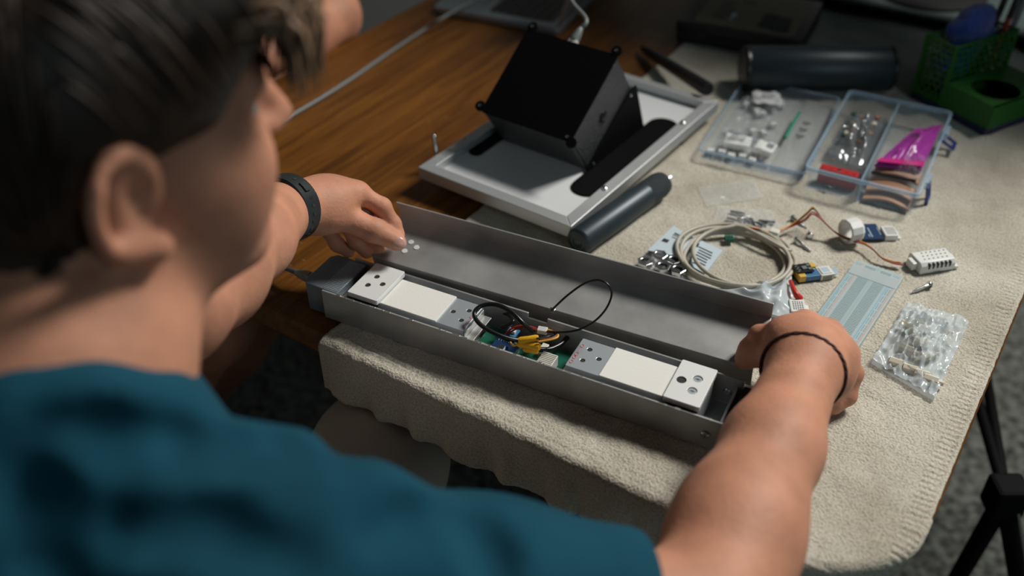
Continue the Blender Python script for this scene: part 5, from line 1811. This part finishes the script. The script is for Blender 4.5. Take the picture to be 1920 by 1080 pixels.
# fringe locks falling past the forehead
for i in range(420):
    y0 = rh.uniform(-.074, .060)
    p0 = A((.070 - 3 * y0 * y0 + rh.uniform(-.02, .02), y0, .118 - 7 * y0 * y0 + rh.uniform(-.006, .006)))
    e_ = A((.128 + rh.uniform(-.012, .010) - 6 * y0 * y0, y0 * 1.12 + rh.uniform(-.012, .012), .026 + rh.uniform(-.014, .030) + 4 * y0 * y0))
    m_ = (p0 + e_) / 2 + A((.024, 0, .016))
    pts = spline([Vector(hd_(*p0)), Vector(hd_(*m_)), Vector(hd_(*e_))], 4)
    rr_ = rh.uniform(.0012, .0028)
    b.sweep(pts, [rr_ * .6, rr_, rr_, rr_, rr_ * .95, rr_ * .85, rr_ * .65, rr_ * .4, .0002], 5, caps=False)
childb('fringe', b, 'hair_lit', smooth=180)

# --- T-shirt
s = SDF((-.80, -.06, -.34), (.20, .72, .36), .0042)
BK = A((-.549, -.836, 0))                                    # backwards
HIP = A((-.47, .12, -.30))
RTX = A((.836, -.549, 0))
ch_ = A((-.345, .360, .090))
s.cap(ch_ + RTX * .075, HIP + RTX * .075, .125, .115, .06)
s.cap(ch_ - RTX * .075, HIP - RTX * .075, .125, .115, .06)
AXN = A(hd_(-.03, 0, -.05)) - NB; AXN /= np.linalg.norm(AXN)
s.cap(NB - AXN * .035, ch_, .078, .12, .05)
s.cap(SH_R, NB + A((0, 0, -.055)), .066, .066, .05)
s.cap(SH_L, NB + A((0, 0, -.055)), .066, .066, .05)
hemR = SH_R + (EL_R - SH_R) * .80
s.chain([SH_R, SH_R + (EL_R - SH_R) * .5, hemR], [.068, .060, .058], .03)
hemL = SH_L + (EL_L - SH_L) * .62
s.chain([SH_L, hemL], [.070, .068], .03)
s.cap(NB - AXN * .005, NB - AXN * .05, .0665, .080, .02)
# folds in the cloth, pressed in or raised where the photo shows them
def on_cloth(px, py):
    for dpt in np.arange(.25, 1.1, .003):
        p = A(atd(px, py, dpt))
        i_ = np.round((p - s.lo) / s.h).astype(int)
        if (i_ >= 0).all() and (i_ < s.n).all() and s.a[tuple(i_)] < 0: return p
    return None


def fold(poly, r, sink, mode, k=.022):
    P_ = [p for p in (on_cloth(*q) for q in poly) if p is not None]
    c_ = A((0, 0, CAMH))
    P_ = [p + (c_ - p) / np.linalg.norm(c_ - p) * sink for p in P_]
    for i_ in range(len(P_) - 1): s.cap(P_[i_], P_[i_ + 1], r, r, k, mode)


FOLDS = [([(262, 905), (350, 850), (440, 826), (525, 815)], .008, .003, 'sub'), ([(80, 805), (200, 806), (325, 814)], .006, .003, 'sub'),
         ([(225, 868), (185, 930), (150, 995), (112, 1075)], .013, .005, 'sub'), ([(215, 992), (330, 990), (425, 1002), (550, 1042)], .010, .004, 'sub'),
         ([(722, 1000), (770, 965), (830, 950)], .004, .004, 'sub'), ([(900, 985), (925, 1030), (930, 1075)], .006, .003, 'sub'),
         ([(30, 900), (70, 960), (60, 1060)], .012, .004, 'sub')]
RIDGE = [([(300, 945), (380, 890), (470, 862), (560, 850)], .012, -.008, 'add'), ([(60, 770), (180, 768), (330, 772)], .010, -.007, 'add'),
         ([(280, 900), (240, 960), (200, 1060)], .014, -.008, 'add'), ([(600, 930), (700, 925), (780, 960)], .010, -.009, 'add')]
for a_ in RIDGE: fold(a_[0], a_[1], a_[2], 'add', .03)
for a_ in FOLDS: fold(*a_)
dR = (EL_R - SH_R) / np.linalg.norm(EL_R - SH_R)
dL = (EL_L - SH_L) / np.linalg.norm(EL_L - SH_L)
# open sleeves and neck
s.cap(hemR - dR * .02, hemR + dR * .2, .0490, .0490, 0, 'sub')
s.cap(hemL - dL * .02, hemL + dL * .2, .057, .057, 0, 'sub')
s.cap(NB + AXN * .098, NB + AXN * .2, .095, .12, .002, 'sub')
s.cap(NB - AXN * .03, NB + AXN * .2, .060, .060, .002, 'sub')
v, q = s.net()
# trim the sleeve ends square: push everything past the hem plane back onto it
for h_, d_, oth in ((hemR, dR, .1), (hemL, dL, .1)):
    tt_ = (v - h_) @ d_
    near = np.linalg.norm(v - h_, axis=1) < .12
    mk_ = near & (tt_ > 0)
    v[mk_] -= np.outer(np.maximum(tt_[mk_] - .004, 0), d_)
child('t_shirt', v, q, 'shirt')

# --- trousers
s = SDF((-.85, -.10, -.79), (.16, 1.02, -.04), .0052)
kR, kL = A(atd(712, 858, 1.115)), A(atd(712, 858, 1.115)) - RTX * .40
fR = A((kR[0] - .02, kR[1] + .02, -Z0 + .07)); fL = A((kL[0] - .02, kL[1] + .02, -Z0 + .07))
s.cap(HIP + RTX * .085 + A((0, 0, -.02)), kR, .100, .072, .04)
s.cap(HIP - RTX * .085 + A((0, 0, -.02)), kL, .100, .066, .04)
s.cap(HIP + RTX * .09, HIP - RTX * .09, .125, .125, .04)
s.chain([kR, (kR + fR) / 2, fR], [.072, .064, .052], .03)
s.chain([kL, (kL + fL) / 2, fL], [.066, .062, .052], .03)
v, q = s.net()
child('trousers', v, q, 'trousers')
for f0 in (fR, fL):
    s = SDF(f0 - .25, f0 + .25, .005)
    s.cap(f0 + A((0, 0, -.025)), f0 + A((.07, .107, -.042)), .040, .026, .02)
    s.cap(f0 + A((-.015, -.02, -.045)), f0 + A((.09, .137, -.045)), .022, .022, .02)
    v, q = s.net(); child('shoe', v, q, 'black_plastic')

# stool under the person
stl = thing('stool', 'dark stool under the person in the teal T-shirt', 'stool', (HIP[0] - .02, HIP[1] - .03, -Z0))
B().lathe((0, 0, .282), (0, 0, 1), [(0, .16), (.005, .17), (.020, .17), (.024, .16), (.024, .001)], 32).obj('seat', 'black_plastic', stl, smooth=40)
for i in range(4):
    a = math.pi / 4 + i * math.pi / 2
    B().sweep([(.11 * math.cos(a), .11 * math.sin(a), .284), (.17 * math.cos(a), .17 * math.sin(a), .006)], .013, 12).obj('leg', 'black_plastic', stl, smooth=40)

# --- watch strap on the left wrist
dw = WR_L - EL_L; dw /= np.linalg.norm(dw)
hdir = P(640, 372, .098) - WR_L; hdir /= np.linalg.norm(hdir)
dw = dw * .45 + hdir * .55; dw /= np.linalg.norm(dw)
ctr = WR_L + dw * .002
wt = thing('wrist_watch', 'black rubber wristwatch strap with a buckle on the left wrist', 'watch', tuple(ctr))
u0 = np.cross(dw, A((0, 0, 1))); u0 /= np.linalg.norm(u0); u1 = np.cross(u0, dw)


def band(r_in, r_out, w, ang0, ang1, n=40, seg_close=False):
    vs, fs = [], []
    for i in range(n + 1):
        a = ang0 + (ang1 - ang0) * i / n
        e = u0 * math.cos(a) + u1 * math.sin(a)
        for r, t in ((r_in, -w), (r_out, -w * .92), (r_out, w * .92), (r_in, w)):
            vs.append(e * r + dw * t)
    for i in range(n):
        for j in range(4):
            fs.append((i * 4 + j, i * 4 + (j + 1) % 4, i * 4 + 4 + (j + 1) % 4, i * 4 + 4 + j))
    fs += [(3, 2, 1, 0), tuple(n * 4 + j for j in range(4))]
    return B().add(vs, fs)


sb = band(.0315, .0350, .0125, 0, 2 * math.pi - .001).obj('strap', 'strap', wt, smooth=40)
tocam = A((0, 0, CAMH)) - ctr
ac = math.atan2(tocam @ u1, tocam @ u0)
band(.0350, .0368, .0042, ac + .25, ac + .55, 10).obj('keeper_loop', 'strap', wt)
for k in (-1, 1):
    pass
for i in range(9):
    a = ac - 1.15 + i * .24
    if .2 < a - ac < .6: continue
    e = u0 * math.cos(a) + u1 * math.sin(a)
    R = Matrix((tuple(e), tuple(np.cross(dw, e)), tuple(dw))).transposed()
    B().box(Vector(e * .0351), (.0006, .0030, .0046), R).obj('strap_hole', 'steel' if i % 4 == 1 else 'dark_slot', sb)
e = u0 * math.cos(ac + math.pi) + u1 * math.sin(ac + math.pi)
B().lathe(Vector(e * .033), tuple(e), [(0, .018), (.009, .018), (.010, .016), (.010, .001)], 24).obj('watch_case', 'black_plastic', wt, smooth=40)

# --- cord bracelet on the right wrist
dr = WR_R - EL_R; dr /= np.linalg.norm(dr)
up = A((0, 0, 1)) - dr * dr[2]; up /= np.linalg.norm(up); sd3 = np.cross(dr, up)
ctr = WR_R - dr * .006 - sd3 * .001
b = B()
for k in range(3):
    b.sweep([Vector(ctr + (sd3 * math.cos(t) * .0375 + up * math.sin(t) * .0345) + dr * (.010 * math.sin(t) - .004) + dr * .0013 * math.cos(9 * t + k * 2.1) + up * .0013 * math.sin(9 * t + k * 2.1)) for t in np.linspace(0, 2 * math.pi, 97)[:-1]], .0013, 6, closed=True)
tag(b.obj('cord_bracelet', 'bracelet', smooth=180), 'dark braided cord bracelet on the right wrist', 'bracelet')

# ================================================================== second person at the left side of the table
elb = A(tw(-1.115, 1.150, .022)); han = A(tw(-1.085, .93, .026)); sho = A(tw(-1.36, 1.34, .27))
hp2 = A(tw(-1.52, 1.30, -.28)); c2 = A(tw(-1.46, 1.36, .14))
kn = A(atd(398, 606, 1.24))
s = SDF((-1.36, .66, -.75), (-.02, 2.16, .70), .0058)
s.cap(sho, elb, .052, .045, .03)
s.chain([elb, elb + (han - elb) * .35, han], [.046, .044, .028], .03)
hv = A((-.40, -.91, 0)); hs_ = A((.91, -.40, 0))
s.cap(han, han + hv * .045, .026, .024, .02)
s.ell(han + hv * .055, (.040, .040, .014), .012)
for fi, fl_ in ((-.030, .052), (-.010, .062), (.010, .060), (.029, .048)):
    f0_ = han + hv * .075 + hs_ * fi
    finger(s, [f0_, f0_ + hv * fl_ * .55 + A((0, 0, .004)), f0_ + hv * fl_ + A((0, 0, -.006))], .0095, .0080)
finger(s, [han + hv * .03 - hs_ * .022, han + hv * .055 - hs_ * .046, han + hv * .082 - hs_ * .054], .0120, .0090)
s.cap(kn, kn + (hp2 - kn) * .5, .050, .066, .03); s.cap(kn + (hp2 - kn) * .5, hp2, .066, .09, .03)
s.cap(hp2, c2, .10, .10, .05); s.cap(c2, sho, .08, .055, .04)
kn2 = kn + A(TB) * .34 + A((-.10, 0, -.05))
s.chain([hp2 + A(TB) * .06, (hp2 + kn2) / 2 + A(TB) * .03, kn2], [.09, .066, .050], .03)
for k_ in (kn, kn2):
    ft = A((k_[0] - .36, k_[1] + .04, -Z0 + .055))
    s.chain([k_, (k_ + ft) / 2, ft], [.044, .046, .034], .03)
    s.cap(ft + A((0, 0, -.018)), ft + A((.13, -.04, -.028)), .032, .022, .02)
f_ = Vector((TA.x, TA.y, -.25)).normalized(); l_ = Vector((-TA.y, TA.x, 0)); u_ = f_.cross(l_)
HRM = A([[f_.x, l_.x, u_.x], [f_.y, l_.y, u_.y], [f_.z, l_.z, u_.z]])
HC = c2 + A(TA) * .08 + A((0, 0, .34)); NB = c2 + A((0, 0, .15))
head(s); s.cap(NB, c2, .06, .09, .05)
V2, Q2 = s.net()
p2 = link_mesh('person', np_mesh('person', V2, Q2), 'skin', smooth=180)
tag(p2, 'second person at the left table edge, only a bare arm and knee showing', 'person')
OFF = Vector(p2.location); per = p2
s = SDF(HC - .17, HC + .19, .0045)
s.ell(HC + HRM @ A((-.010, 0, .050)), (.104, .090, .094), .02, HRM); s.ell(HC + HRM @ A((-.042, 0, .012)), (.078, .083, .092), .03, HRM)
s.ell(HC + HRM @ A((.100, 0, -.035)), (.080, .130, .085), .015, HRM, 'sub'); s.ell(HC + HRM @ A((.025, 0, -.10)), (.075, .14, .085), .01, HRM, 'sub')
v, q = s.net()
child('hair', v, q, 'hair', parent=p2)
s = SDF((-1.45, .8, -.55), (-.10, 2.40, .55), .009)
s.cap(c2 + A(TB) * .07, hp2 + A(TB) * .07, .12, .13, .06); s.cap(c2 - A(TB) * .07, hp2 - A(TB) * .07, .12, .13, .06)
s.cap(sho, c2, .062, .09, .05); s.cap(sho, sho + (elb - sho) * .45, .064, .062, .03)
v, q = s.net()
child('t_shirt', v, q, 'shirt_dark', parent=p2)

o_ = copy_tree(stl)
o_.location = (hp2[0], hp2[1], .01)
o_['label'] = 'dark stool under the second person at the left table edge'
for ch in o_.children: pass
o_.location.z = 0.0
